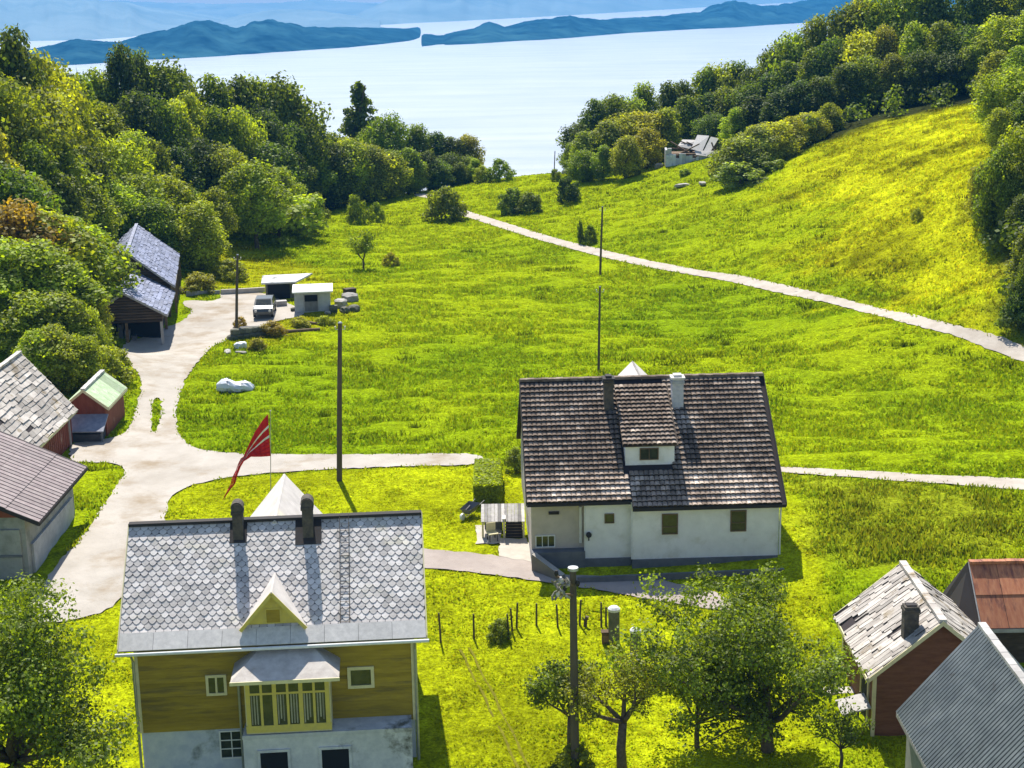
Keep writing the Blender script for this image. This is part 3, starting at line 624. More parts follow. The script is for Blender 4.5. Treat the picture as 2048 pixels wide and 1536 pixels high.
# foreground trees with visible limbs
def limb_tree(loc, seed, h, spread, nl, size, tone, label, fork=.35, trunk_r=.2, nblob=40, br=.75, cx=0, low=0, lean=(0, 0), crown_lo=.4, gaps=True):
    R = random.Random(seed); root = empty('garden_tree', loc, 0, label, 'tree'); mb = MB(); C = []; rr = []
    f = Vector((lean[0]*fork, lean[1]*fork, h*fork*.55))
    mb.tube([(0,0,-.6), (R.uniform(-.08,.08), 0, h*fork*.28), f], [trunk_r*1.35, trunk_r*1.05, trunk_r*.9], 9)
    nm = 6 if h < 6 else 10
    for i in range(nm):
        a = i*2*pi/(nm-1)+R.uniform(-.4, .4); el = R.uniform(.35, 1.15) if i else 1.45; L = h*(1-fork*.5)*R.uniform(.6, .85)
        pts = [f]; dirv = Vector((cos(a)*cos(el), sin(a)*cos(el), sin(el))); p = f.copy(); rads = [trunk_r*.62]
        for k in range(5):
            dirv = (dirv+Vector((R.uniform(-.3,.3), R.uniform(-.3,.3), R.uniform(-.05,.25)))).normalized(); p = p+dirv*L/5
            p.x = max(cx-spread, min(cx+spread, p.x+cx*.2)); p.y = max(-spread, min(spread, p.y)); pts.append(p.copy()); rads.append(trunk_r*.62*(1-.17*(k+1)))
            if k >= 1:
                for _ in range(3):
                    dv = (dirv*.5+Vector((R.uniform(-1,1), R.uniform(-1,1), R.uniform(-.35,.9)))).normalized(); q1 = p+dv*spread*R.uniform(.2,.4); q2 = q1+(dv+Vector((R.uniform(-.5,.5),R.uniform(-.5,.5),.2)))*spread*.22
                    mb.tube([p, q1, q2], [rads[-1]*.45, rads[-1]*.25, .012], 5); C += [tuple(q1), tuple(q2)]; rr += [br*R.uniform(.35,.7), br*R.uniform(.4,.8)]
        mb.tube(pts, rads, 7); C.append(tuple(p)); rr.append(br*.8)
    for _ in range(low):
        a = R.uniform(0, 6.28); q = R.uniform(.45, 1)*spread; C.append((cx+q*cos(a), q*sin(a), h*R.uniform(.12, .4))); rr.append(br*R.uniform(.5, .9))
        mb.tube([f, (f+Vector(C[-1]))*.5+Vector((0,0,.3)), C[-1]], [trunk_r*.25, trunk_r*.15, .015], 5)
    mb.build('trunk', M['bark'], root, smooth=True)
    V, F_, t_ = leaves(C, rr, nl, size, seed, core=.4)
    c = fastmesh('crown', V, F_, M['leaf'], 4, tint=t_, parent=root); c.color = (*TONES[tone], 1); return root
p = G(727, 538); limb_tree(p, 53, 3.5, 1.5, 2600, .17, 'mid', 'lone small spreading tree on the open meadow', .45, .10, br=.6)
p = G(1535, 1500); limb_tree(p, 41, 7.0, 2.75, 34000, .13, 'garden', 'large spreading garden tree left of the slate-roofed shed', .3, .22, br=.88, cx=-1.75, low=30)
p = P(40, 1590, 0); limb_tree(p, 47, 7.8, 3.2, 56000, .14, 'garden', 'large leafy tree in front of the garage at the lower left', .3, .26, br=1.3, low=14)
p = P(1246, 1550, 0); limb_tree(p, 43, 5.2, 1.5, 6500, .10, 'olive', 'thin forked fruit tree with sparse brownish leaves', .75, .17, br=.5)
p = P(1140, 1500, .3); limb_tree(p, 44, 3.6, 1.15, 6500, .10, 'dark', 'small dense fruit tree behind the near utility pole', .7, .09, br=.5)
p = P(1395, 1490, .4); limb_tree(p, 45, 4.2, 1.9, 8000, .12, 'garden', 'low green tree left of the large spreading one', .4, .09, br=.6)
p = P(1680, 1530, .5); limb_tree(p, 46, 2.4, .9, 1600, .10, 'dark', 'thin sapling beside the slate-roofed shed door', .5, .06, br=.35)

# grass tufts
def tufts():
    R = np.random.RandomState(9); N = 170000
    yy = 46+(R.rand(N)**1.25)*185; xx = (R.rand(N)*2-1)*(yy*.36+4)
    k = ~roadmask(xx, yy)
    for a, b, c, d in RECTS: k &= ~((xx > a) & (xx < b) & (yy > c) & (yy < d))
    for poly in (FOREST_L, FOREST_R): k &= sdist(poly, xx, yy) < .5
    lw = np.clip(.5+sdist(LAWN, xx, yy)/1.2, 0, 1); k &= R.rand(N) > lw*.45
    xx, yy, lw = xx[k], yy[k], lw[k]; n = len(xx); tall = np.clip(.5+sdist(TALL, xx, yy)/2, 0, 1)
    g = ground_col(xx, yy); zz = HH(xx, yy); pat = np.clip(.5+1.4*vn(xx/3.5, yy/2, 5), .1, 1)
    B = 5; hh = ((.07+.15*R.rand(n))*(.5+.8*pat)*(1-.6*lw)*(1+.75*tall)); ww = .03+.06*R.rand(n)*(1+yy/140)
    V = []; Cc = []
    for b in range(B):
        a = R.rand(n)*6.28; ox = R.normal(size=n)*.16; oy = R.normal(size=n)*.16; ln = hh*.8*R.rand(n)
        bx, by = xx+ox, yy+oy; dx, dy = np.cos(a)*ww, np.sin(a)*ww; h_ = hh*(.6+.6*R.rand(n)); base = zz-.04
        la = R.rand(n)*6.28
        V.append(np.stack([np.c_[bx-dx, by-dy, base], np.c_[bx+dx, by+dy, base], np.c_[bx+np.cos(la)*ln, by+np.sin(la)*ln, base+.05+h_]], 1))
        cc = g*(.75+.9*R.rand(n))[:, None]*np.c_[.85+.4*R.rand(n), np.ones(n), np.ones(n)]
        Cc.append(np.repeat(cc[:, None, :], 3, 1))
    V = np.concatenate(V).reshape(-1, 3); Cc = np.concatenate(Cc).reshape(-1, 3)
    N2 = 1500; x2 = (R.rand(N2)*2-1)*75; y2 = 84+R.rand(N2)*130
    k2 = ~roadmask(x2, y2) & (sdist(YARD, x2, y2) < -1.3) & (sdist(ROAD, x2, y2) < -.8) & (sdist(LAWN, x2, y2) < -1) & (sdist(FOREST_L, x2, y2) < 0) & (sdist(FOREST_R, x2, y2) < 0) & (vn(x2/9, y2/4, 6)+.6*vn(x2/2.2, y2/1.2, 7) > .12)
    for a, b, c, d in RECTS: k2 &= ~((x2 > a) & (x2 < b) & (y2 > c) & (y2 < d))
    x2, y2 = x2[k2], y2[k2]; n2 = len(x2); g2 = ground_col(x2, y2); z2_ = HH(x2, y2); E = 26; lx_ = .25+.75*R.rand(n2)
    for b in range(E):
        ox = R.normal(size=n2)*lx_; oy = R.normal(size=n2)*.16; a = R.rand(n2)*6.28; w2 = .05+.06*R.rand(n2); h2 = .18+.3*R.rand(n2); ln = .15*R.normal(size=n2)
        V = np.concatenate([V, np.stack([np.c_[x2+ox-np.cos(a)*w2, y2+oy-np.sin(a)*w2, z2_-.05], np.c_[x2+ox+np.cos(a)*w2, y2+oy+np.sin(a)*w2, z2_-.05], np.c_[x2+ox+ln, y2+oy+ln*.5, z2_+h2]], 1).reshape(-1, 3)])
        Cc = np.concatenate([Cc, np.repeat((g2*(.38+.4*R.rand(n2))[:, None])[:, None, :], 3, 1).reshape(-1, 3)])
    m = bpy.data.materials.new('grass_blades'); m.use_nodes = True; t = m.node_tree; t.nodes.clear(); L = t.links.new
    o = nn(t, 'ShaderNodeOutputMaterial'); a = nn(t, 'ShaderNodeAttribute', attribute_name='gcol')
    d = nn(t, 'ShaderNodeBsdfDiffuse'); tr = nn(t, 'ShaderNodeBsdfTranslucent'); L(a.outputs['Color'], d.inputs[0]); L(a.outputs['Color'], tr.inputs[0])
    mx = nn(t, 'ShaderNodeMixShader'); mx.inputs[0].default_value = .5; L(d.outputs[0], mx.inputs[1]); L(tr.outputs[0], mx.inputs[2]); L(mx.outputs[0], o.inputs[0])
    ob = fastmesh('grass', V, np.arange(len(V)).reshape(-1, 3), m, 3, col=Cc); tag(ob, 'tufts of grass covering the meadow and lawns', kind='stuff')

# ---------------------------------------------------------------- buildings
def cover(mb, O, e, s, Lx, Ls, kind, seed=0, skip=None):
    """lays a roofing pattern on the plane O + a*e + b*s (e along the eave, s up the slope)"""
    O = Vector(O); e = Vector(e).normalized(); s = Vector(s).normalized(); n = e.cross(s).normalized(); R = random.Random(seed)
    if n.z < 0: n = -n
    Q = lambda a, b, c: O+e*a+s*b+n*c
    if kind == 'scallop':
        w_, h_ = .29, .225; rows = int(Ls/h_)
        for j in range(rows):
            off = 0 if j % 2 else w_/2
            for i in range(-1, int(Lx/w_)+1):
                a0 = i*w_+off; ac = a0+w_/2
                if a0+w_ < .06 or a0 > Lx-.06: continue
                if skip and skip(ac, (j+.5)*h_): continue
                b = j*h_+R.uniform(-.012, .012); t = R.uniform(.72, 1.22); tp = h_*1.3; li = .035+R.uniform(0, .015)
                g = .007; pts = [(a0+g, b+tp, .014), (a0+g, b+.11, li*.8), (ac-w_*.27, b+.02, li), (ac, b-.03, li), (ac+w_*.27, b+.02, li), (a0+w_-g, b+.11, li*.8), (a0+w_-g, b+tp, .014)]; pts = [(min(max(q[0], .002), Lx-.002), q[1], q[2]) for q in pts]
                mb.poly([Q(*q) for q in pts], t)
                for k in range(1, 5):
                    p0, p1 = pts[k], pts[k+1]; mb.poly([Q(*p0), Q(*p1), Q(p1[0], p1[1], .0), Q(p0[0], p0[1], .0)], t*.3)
    elif kind == 'tile':
        w_, h_ = .235, .30; rows = int(Ls/h_); cols = int(Lx/w_)
        for j in range(rows):
            li = .11+R.uniform(-.01, .01)
            for i in range(cols):
                if skip and skip((i+.5)*w_, (j+.5)*h_): continue
                a0 = i*w_; b = j*h_+R.uniform(-.008, .008); t = R.uniform(.65, 1.3)*(1.45 if b < 1.75 and Ls > 5 else .85)
                if R.random() < .07: t *= 1.4
                for (u0, z0, u1, z1) in ((.008, .0, .07, .045), (.07, .045, .155, .045), (.155, .045, .227, .0)):
                    mb.poly([Q(a0+u0, b, li+z0), Q(a0+u1, b, li+z1), Q(a0+u1, b+h_+.03, .005+z1), Q(a0+u0, b+h_+.03, .005+z0)], t)
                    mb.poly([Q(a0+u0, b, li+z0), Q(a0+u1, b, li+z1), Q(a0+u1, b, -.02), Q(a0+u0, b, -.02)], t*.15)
    elif kind == 'slabs':
        h_ = .34; b = 0; j = 0
        while b < Ls-.1:
            hh_ = min(h_*R.uniform(.8, 1.2), Ls-b); a = -R.uniform(0, .3)
            while a < Lx:
                w_ = R.uniform(.45, 1.25); a1 = min(a+w_, Lx+R.uniform(-.02, .05)); aa = max(a, -.04)
                if a1-aa > .08 and not (skip and skip((aa+a1)/2, b+hh_/2)):
                    t = R.uniform(.62, 1.2); li = R.uniform(.04, .10); k = R.uniform(-.05, .05); bb = b+R.uniform(-.07, .03)
                    pts = [(aa+.014, bb, li), (a1-.014, bb+k, li), (a1-.014, b+hh_+.05, .012), (aa+.014, b+hh_+.05, .012)]
                    mb.poly([Q(*q) for q in pts], t)
                    for k_ in ((0, 1), (3, 0), (1, 2)):
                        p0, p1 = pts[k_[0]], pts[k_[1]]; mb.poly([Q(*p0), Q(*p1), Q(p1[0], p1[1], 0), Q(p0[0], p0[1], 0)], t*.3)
                a += w_
            b += hh_; j += 1
    elif kind == 'shakes':
        a = 0
        while a < Lx:
            w_ = R.uniform(.13, .30); b = R.uniform(-.12, .06); a1 = min(a+w_, Lx)
            while b < Ls-.05:
                h_ = R.uniform(.55, 1.3); b1 = min(b+h_, Ls)
                if not (skip and skip((a+a1)/2, (b+b1)/2)) and R.random() > .012:
                    li = R.uniform(.04, .09); k = R.uniform(-.02, .02); t = R.uniform(.6, 1.15)
                    pts = [(a+.012, b, li), (a1-.012, b+k, li+k*.5), (a1-.012+k*.4, b1+.04, .02), (a+.012+k*.4, b1+.04, .02)]
                    mb.poly([Q(*q) for q in pts], t)
                    for k_ in ((0, 1), (3, 0), (1, 2)):
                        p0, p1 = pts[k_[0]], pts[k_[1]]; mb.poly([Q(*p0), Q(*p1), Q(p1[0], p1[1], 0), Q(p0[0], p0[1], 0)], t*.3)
                b = b1
            a += w_
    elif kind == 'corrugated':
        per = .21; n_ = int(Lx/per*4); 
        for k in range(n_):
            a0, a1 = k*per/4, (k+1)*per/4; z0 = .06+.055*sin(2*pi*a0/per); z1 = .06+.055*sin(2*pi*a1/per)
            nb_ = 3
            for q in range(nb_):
                b0, b1 = Ls*q/nb_, Ls*(q+1)/nb_; t = [1.25, 1.05, .12, .16][k % 4]*(1+.06*sin(q*2.1+int(a0/.95)*1.3))  # trough strips tinted dark: painted shade between the corrugations
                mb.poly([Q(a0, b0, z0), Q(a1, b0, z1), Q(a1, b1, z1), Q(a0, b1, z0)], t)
    elif kind == 'ribs':
        sp = .42; k = 0; nrow = max(1, round(Ls/1.8))
        for r_ in range(nrow):
            b0, b1 = Ls*r_/nrow, Ls*(r_+1)/nrow
            for i in range(int(Lx/sp)+1):
                a0, a1 = i*sp, min((i+1)*sp, Lx)
                if a1-a0 < .02: continue
                t = R.uniform(.86, 1.14); z_ = .03+.012*(r_ % 2)
                mb.poly([Q(a0, b0, z_+.02), Q(a1, b0, z_+.02), Q(a1, b1, z_), Q(a0, b1, z_)], t)
                mb.beam(Q(a0, b0, z_+.03), Q(a0, b1, z_+.01), .035, .03, t*.55, up=tuple(n))
    else:
        nrow = max(1, round(Ls/1.25)); sp = 1.1
        for r_ in range(nrow):
            b0, b1 = Ls*r_/nrow, Ls*(r_+1)/nrow
            for i in range(int(Lx/sp)+1):
                a0, a1 = i*sp, min((i+1)*sp, Lx)
                if a1-a0 < .02: continue
                t = R.uniform(.75, 1.25); mb.poly([Q(a0+.01, b0, .05), Q(a1-.01, b0, .05), Q(a1-.01, b1+.03, .02), Q(a0+.01, b1+.03, .02)], t)
                mb.poly([Q(a0+.01, b0, .05), Q(a1-.01, b0, .05), Q(a1-.01, b0, 0), Q(a0+.01, b0, 0)], t*.5)

def slab(mb, a, b, c, d, th=.1, tint=1.0):
    a, b, c, d = map(Vector, (a, b, c, d)); n = (b-a).cross(d-a).normalized()
    if n.z < 0: n = -n
    vs = [a, b, c, d]+[q-n*th for q in (a, b, c, d)]
    mb.raw(vs, [(0,1,2,3),(7,6,5,4),(0,4,5,1),(1,5,6,2),(2,6,7,3),(3,7,4,0)], tint)

def walls(root, W, D, zb, zw, zr, mat, inx=.35, iny=.4, name='wall', yr=None):
    """closed gabled wall block under a roof of length W and depth D; zw = wall top at the wall line"""
    x0, x1, y0, y1 = inx, W-inx, iny, D-iny; ym = D/2 if yr is None else yr; mb = MB()
    vs = [(x, y, z) for x in (x0, x1) for (y, z) in ((y0, zb), (y1, zb), (y1, zw), (ym, zr), (y0, zw))]
    mb.raw(vs, [(0,1,2,3,4),(9,8,7,6,5),(0,4,9,5),(1,6,7,2),(4,3,8,9),(3,2,7,8)])
    return mb.build(name, mat, root)

def roof2(root, W, D, ze, zr, mat, under, kind, seed=1, skipf=None, ridge=None, fascia='fascia', yr=None, rake=True, skipb=None):
    ym = D/2 if yr is None else yr; mb = MB(); u = MB()
    for (ya, sk) in ((0, skipf), (D, skipb)):
        s = Vector((0, ym-ya, zr-ze)); L = s.length; O = Vector((0, ya, ze)) 
        cover(mb, O, (1,0,0), s, W, L, kind, seed+int(ya), sk)
        slab(u, (0, ya, ze-.003), (W, ya, ze-.003), (W, ym, zr-.003), (0, ym, zr-.003), .09)
    r = mb.build('roof', mat, root)
    u.build('roof_deck', under, r)
    rb = MB(); nb = int(W/.5)
    for i in range(nb):
        a, b = i*W/nb, (i+1)*W/nb; t = rnd.uniform(.8, 1.2)
        rb.box(a+.005, b-.005, ym-.14, ym+.14, zr-.02, zr+.10+.01*(i % 2), t)
    rb.build('ridge_cap', ridge or mat, r)
    f = MB(); fd = .16
    if rake:
        for x in (-.045, W+.003):
            for ya in (0, D):
                f.raw([(x, ya, ze-.14), (x, ym, zr-.14), (x, ym, zr+.05), (x, ya, ze+.05), (x+.042, ya, ze-.14), (x+.042, ym, zr-.14), (x+.042, ym, zr+.05), (x+.042, ya, ze+.05)],
                      [(0,1,2,3),(7,6,5,4),(0,4,5,1),(1,5,6,2),(2,6,7,3),(3,7,4,0)])
    for ya, sg in ((0, -1), (D, 1)):
        f.box(0, W, min(ya+sg*.003, ya+sg*.05), max(ya+sg*.003, ya+sg*.05), ze-.16, ze+.0)
    f.build('fascia', M[fascia], r)
    return r

def window(root, x, z, w_, h_, y, nx=1, ny=1, frame='whitepaint', name='window', depth=.06, bar=.07, label=None, splity=None, curtain=False):
    """window in a front wall (facing -y); x, z = lower left corner"""
    f = MB(); y0 = y-depth
    f.box(x-bar, x+w_+bar, y0, y+.01, z-bar, z); f.box(x-bar, x+w_+bar, y0, y+.01, z+h_, z+h_+bar)
    f.box(x-bar, x, y0, y+.01, z, z+h_); f.box(x+w_, x+w_+bar, y0, y+.01, z, z+h_)
    for i in range(1, nx): f.box(x+w_*i/nx-bar*.35, x+w_*i/nx+bar*.35, y0+.01, y-.012, z, z+h_)
    for j in range(1, ny):
        zz = z+h_*(splity if splity else j/ny); f.box(x, x+w_, y0+.014, y-.014, zz-bar*.35, zz+bar*.35)
    o = f.build(name, M[frame], root)
    if label: o['label'] = label
    g = MB(); g.box(x+.002, x+w_-.002, y-.02, y-.008, z+.002, z+h_-.002); g.build('pane', M['glass'], o)
    return o
def chimney(root, x0, x1, y0, y1, z0, z1, mat, cap, parent_name='chimney', capshape='arch', label=None):
    mb = MB(); mb.box(x0, x1, y0, y1, z0, z1)
    mb.box(x0-.04, x1+.04, y0-.04, y1+.04, z1-.22, z1-.10, .8)
    o = mb.build(parent_name, mat, root)
    if label: o['label'] = label
    c = MB(); n = 8; w_ = (x1-x0)/2+.05; xc = (x0+x1)/2
    if capshape == 'arch':
        q = MB(); q.tube([((x0+x1)/2, y0-.005, z1), ((x0+x1)/2, y1+.005, z1)], [w_*.9]*2, 16); q.build('flue_hood', mat, o)
        pts = [(xc+w_*cos(pi*k/n), z1+.22*sin(pi*k/n)) for k in range(n+1)]
        pts = [(xc+w_*k1*cos(pi*k/n), z1+.26*k1*sin(pi*k/n)) for k1 in (1, .93) for k in range(n+1)]; m = n+1
        vs = [(x, y, z) for y in (y0+.04, y1+.02) for x, z in pts]; M2 = 2*m
        c.raw(vs, [(i, i+1, m+i+1, m+i) for i in range(n)]+[(M2+i, M2+m+i, M2+m+i+1, M2+i+1) for i in range(n)]+[(i, M2+i, M2+i+1, i+1) for i in range(n)]+[(m+i, m+i+1, M2+m+i+1, M2+m+i) for i in range(n)])
    elif capshape == 'none':
        c.box(x0+.08, x1-.08, y0+.08, y1-.08, z1+.003, z1+.05)
    else:
        c.box(x0-.07, x1+.07, y0-.07, y1+.07, z1+.003, z1+.09); c.box(x0+.08, x1-.08, y0+.08, y1-.08, z1+.092, z1+.2)
    c.build('chimney_cap', cap, o)
    return o
def rect_of(root, W, D, pad=.2):
    M_ = root.matrix_basis; c = [M_ @ Vector((a, b, 0)) for a in (0, W) for b in (0, D)]
    RECTS.append((min(q.x for q in c)-pad, max(q.x for q in c)+pad, min(q.y for q in c)-pad, max(q.y for q in c)+pad))
def setup(root): root.matrix_basis = Matrix.Translation(root.location) @ Matrix.Rotation(root.rotation_euler.z, 4, 'Z')

# ---- yellow house
def yellow_house():
    W, D, ze, zr = 11.2, 8.5, 5.25, 8.62; r = empty('yellow_house', (-14.5, 53.25, 0), radians(4.2), 'ochre wooden house with scalloped pale slate roof and two dark chimneys', 'house'); setup(r); rect_of(r, W, D)
    y0 = .5; wt = ze+y0*(zr-ze)/(D/2)-.1
    walls(r, W, D, 1.72, wt, zr-.12, M['ochre'], .48, y0)
    b = MB(); k = 0; zz = 1.73
    while zz < wt-.05:
        z1 = min(zz+.175, wt); b.raw([(.46, y0-.035, zz), (W-.46, y0-.035, zz), (W-.46, y0-.012, z1), (.46, y0-.012, z1), (.46, y0-.004, zz), (W-.46, y0-.004, zz)], [(0,1,2,3),(0,4,5,1)], rnd.uniform(.82, 1.15)); zz = z1+.003
    b.build('siding', M['ochre'], r)
    m = MB(); m.box(.5, W-.5, y0+.03, D-.5, -1.6, 1.715); m.build('basement_wall', M['bluewash'], r)
    m = MB(); m.box(4.35, 10.55, -.62, y0-.04, -1.6, 1.93); m.box(4.33, 10.57, -.645, -.621, 1.80, 1.95, .9); m.build('basement_wall', M['concrete'], r)
    # slates with a plain metal strip along the eave
    s = Vector((0, D/2, zr-ze)); L = s.length; sl = s.normalized()
    mb = MB(); O = Vector((0, 0, ze))+sl*.62
    cover(mb, O, (1,0,0), s, W, L-.62, 'scallop', 3)
    cover(mb, (0, D, ze), (1,0,0), (0, -D/2, zr-ze), W, L, 'scallop', 4)
    roof = mb.build('roof', M['slate'], r)
    u = MB()
    for ya in (0, D): slab(u, (0, ya, ze-.003), (W, ya, ze-.003), (W, D/2, zr-.003), (0, D/2, zr-.003), .1)
    u.build('roof_deck', M['slate_under'], roof)
    u = MB(); n = Vector((0, -sl.z, sl.y))
    for i in range(9):
        a, b_ = i*W/9, (i+1)*W/9; p0 = Vector((a+.006, -.03, ze-.02)); e_ = Vector((b_-a-.012, 0, 0)); u_ = sl*.73
        slab(u, p0+n*.05, p0+e_+n*.05, p0+e_+u_+n*.06, p0+u_+n*.06, .04, rnd.uniform(.93, 1.07))
    u.build('eave_flashing', M['lead'], roof)
    u = MB(); u.box(-.02, W+.02, D/2-.16, D/2+.16, zr-.03, zr+.08); u.build('ridge_cap', M['fascia'], roof)
    u = MB(); u.tube([(-.1, -.11, ze-.12), (W+.1, -.11, ze-.10)], [.07, .07], 8); u.build('gutter', M['whitepaint'], roof)
    for x in (-.05, W+.006):
        u = MB()
        for ya in (0, D): u.raw([(x, ya, ze-.16), (x, D/2, zr-.16), (x, D/2, zr+.06), (x, ya, ze+.06), (x+.044, ya, ze-.16), (x+.044, D/2, zr-.16), (x+.044, D/2, zr+.06), (x+.044, ya, ze+.06)], [(0,1,2,3),(7,6,5,4),(0,4,5,1),(1,5,6,2),(2,6,7,3),(3,7,4,0)])
        u.build('verge_board', M['cream'], roof)
    for x in (.42, W-.42):
        u = MB(); u.tube([(x, -.05, ze-.15), (x, y0-.12, ze-.6), (x, y0-.12, -1)], [.055]*3, 8); u.build('downspout', M['metal'], r)
        u = MB(); u.box(x+(.04 if x < 5 else -.16), x+(.16 if x < 5 else -.04), y0-.06, y0-.036, 1.73, wt); u.build('corner_board', M['cream'], r)
    # chimneys
    chimney(r, 4.0, 4.38, D/2-.75, D/2-.2, zr-.95, zr+.7, M['brickdark'], M['brickdark'], label='left sooty chimney with arched cap')
    chimney(r, 6.65, 7.05, D/2-.78, D/2-.2, zr-1, zr+.78, M['brickdark'], M['brickdark'], label='right sooty chimney with broad dark flashing')
    u = MB(); yb = D/2-1.0; zb = ze+(zr-ze)*yb/(D/2)
    slab(u, (6.35, yb, zb+.07), (7.35, yb, zb+.07), (7.35, D/2-.05, zr+.05), (6.35, D/2-.05, zr+.05), .03); u.build('chimney_flashing', M['fascia'], roof); u = MB()
    slab(u, (3.85, yb+.15, zb+.19), (4.5, yb+.15, zb+.19), (4.5, D/2-.05, zr+.055), (3.85, D/2-.05, zr+.055), .03); u.build('chimney_flashing', M['fascia'], roof)
    # roof ladder
    u = MB()
    for x in (8.05, 8.4): u.beam((x, .25, ze+.25), (x, D/2-.1, zr+.1), .022, .022)
    for k in range(18):
        t = (k+.5)/18; yy_ = .25+(D/2-.35)*t; zz = ze+.25+(zr-.15-ze)*t; u.beam((8.05, yy_, zz), (8.4, yy_, zz), .012, .012)
    u.build('roof_ladder', M['polewood'], r)
    # front gable dormer
    cx, hw, yf = 5.6, 1.12, .62; zb = ze+(zr-ze)*yf/(D/2)+.05; za = zb+1.3; ys = (za-ze)/(zr-ze)*D/2
    d = MB(); d.raw([(cx-hw+.12, yf, zb), (cx+hw-.12, yf, zb), (cx, yf, za-.13), (cx, ys, za-.13)], [(0,1,2),(0,2,3),(1,3,2)])
    dm = d.build('dormer', M['yellow'], r)
    d = MB()
    for sg in (-1, 1):
        slab(d, (cx+sg*(hw+.02), yf-.28, zb-.02), (cx, yf-.28, za+.06), (cx, ys+.3, za+.06), (cx+sg*(hw+.1), yf+.1, zb-.1), .06)
    d.build('dormer_roof', M['slate'], dm)
    d = MB()
    for sg in (-1, 1): d.beam((cx+sg*(hw+.08), yf-.30, zb-.12), (cx, yf-.30, za-.02), .04, .13)
    d.box(cx-.30, cx-.25, yf-.03, yf-.006, zb+.04, zb+.62); d.box(cx+.25, cx+.30, yf-.03, yf-.006, zb+.04, zb+.62); d.box(cx-.25, cx+.25, yf-.025, yf-.006, zb+.56, zb+.61)
    d.build('dormer_trim', M['yellow'], dm)
    d = MB(); d.box(cx-.245, cx+.245, yf-.018, yf-.004, zb+.05, zb+.555); d.build('shutter', M['ochre'], dm)
    # rear cross gable
    d = MB(); xa, hw2, ye = 5.55, 1.9, D+1.6; zq = zr+.02
    for sg in (-1, 1): slab(d, (xa, D/2-.2, zq), (xa, ye, zq), (xa+sg*hw2, ye, zq-2.3), (xa+sg*hw2, D/2-.2, zq-2.3), .08)
    d.build('rear_gable_roof', M['slate'], r)
    d = MB(); d.raw([(xa-1.5, D-.4, 0), (xa+1.5, D-.4, 0), (xa+1.5, D-.4, zq-2.0), (xa, D-.4, zq-.15), (xa-1.5, D-.4, zq-2.0), (xa-1.5, ye-.3, 0), (xa+1.5, ye-.3, 0), (xa+1.5, ye-.3, zq-2.0), (xa, ye-.3, zq-.15), (xa-1.5, ye-.3, zq-2.0)],
        [(5,6,7,8,9),(0,5,9,4),(1,2,7,6)]); d.build('rear_gable_wall', M['ochre'], r)
    # windows
    window(r, 3.1, 3.22, .56, .62, y0-.03, 2, 1, 'cream', bar=.10); window(r, 8.35, 3.25, .75, .62, y0-.03, 1, 1, 'cream', bar=.12)
    # glazed bay
    yb = -.55; m = MB(); m.box(4.5, 7.62, yb, y0-.04, 1.96, 4.34); bay = m.build('bay', M['cream'], r)
    f = MB(); x = 4.62; cw = 2.88/6
    f.box(4.5, 7.62, yb-.05, yb-.003, 2.03, 2.30); f.box(4.5, 7.62, yb-.05, yb-.003, 4.16, 4.33)
    for i in range(7):
        wd = .075 if i % 2 == 0 else .045; f.box(4.62+cw*i-wd, 4.62+cw*i+wd, yb-.052, yb-.004, 2.302, 4.158)
    f.box(4.6, 7.52, yb-.047, yb-.005, 3.52, 3.60)
    for i in range(6):
        f.box(4.62+cw*i+.075, 4.62+cw*(i+1)-.05, yb-.04, yb-.006, 2.78, 2.805) if i % 3 == 5 else None
    f.build('bay_frame', M['yellow'], bay)
    g = MB(); g.box(4.6, 7.52, yb-.02, yb-.002, 2.3, 4.16); g.build('pane', M['glass'], bay)
    for i in (0, 2, 3, 4, 5):
        g = MB()
        for k in range(3): g.box(4.72+cw*i+.1*k, 4.72+cw*i+.1*k+.045, yb-.026, yb-.021, 2.34+.1*((i*k) % 3), 3.5, rnd.uniform(.6, 1.1))
        g.build('curtain', M['curtain'], bay)
    d = MB(); d.raw([(4.1, yb-.75, 4.38), (8.0, yb-.75, 4.38), (8.0, y0-.05, 4.38), (4.1, y0-.05, 4.38), (5.0, y0-.05, 4.98), (7.1, y0-.05, 4.98), (5.0, .1, 4.97), (7.1, .1, 4.97)], [(0,1,7,6),(1,2,5,7),(0,6,4,3),(6,7,5,4),(0,3,2,1)])
    d.build('bay_roof', M['whiteslate'], r)
    d = MB(); d.box(4.08, 8.02, yb-.79, yb-.752, 4.27, 4.40); d.build('bay_fascia', M['cream'], r)
    d = MB(); d.tube([(4.2, yb+.2, 4.3), (4.2, y0-.15, 3.9), (4.2, y0-.15, -1)], [.05]*3, 7); d.build('downspout', M['metal'], r)
    # basement openings
    for x in (4.95, 7.2):
        m = MB(); m.box(x, x+1.0, -.66, -.622, -.6, 1.25); o = m.build('door', M['dark'], r)
        m = MB(); m.box(x-.1, x, -.69, -.623, -.6, 1.35); m.box(x+1.0, x+1.1, -.69, -.623, -.6, 1.35); m.box(x, x+1.0, -.69, -.623, 1.252, 1.35); m.build('door_frame', M['concrete'], o)
    window(r, 3.4, .55, .8, 1.05, y0+.028, 2, 3, 'whitepaint', bar=.05)
yellow_house()

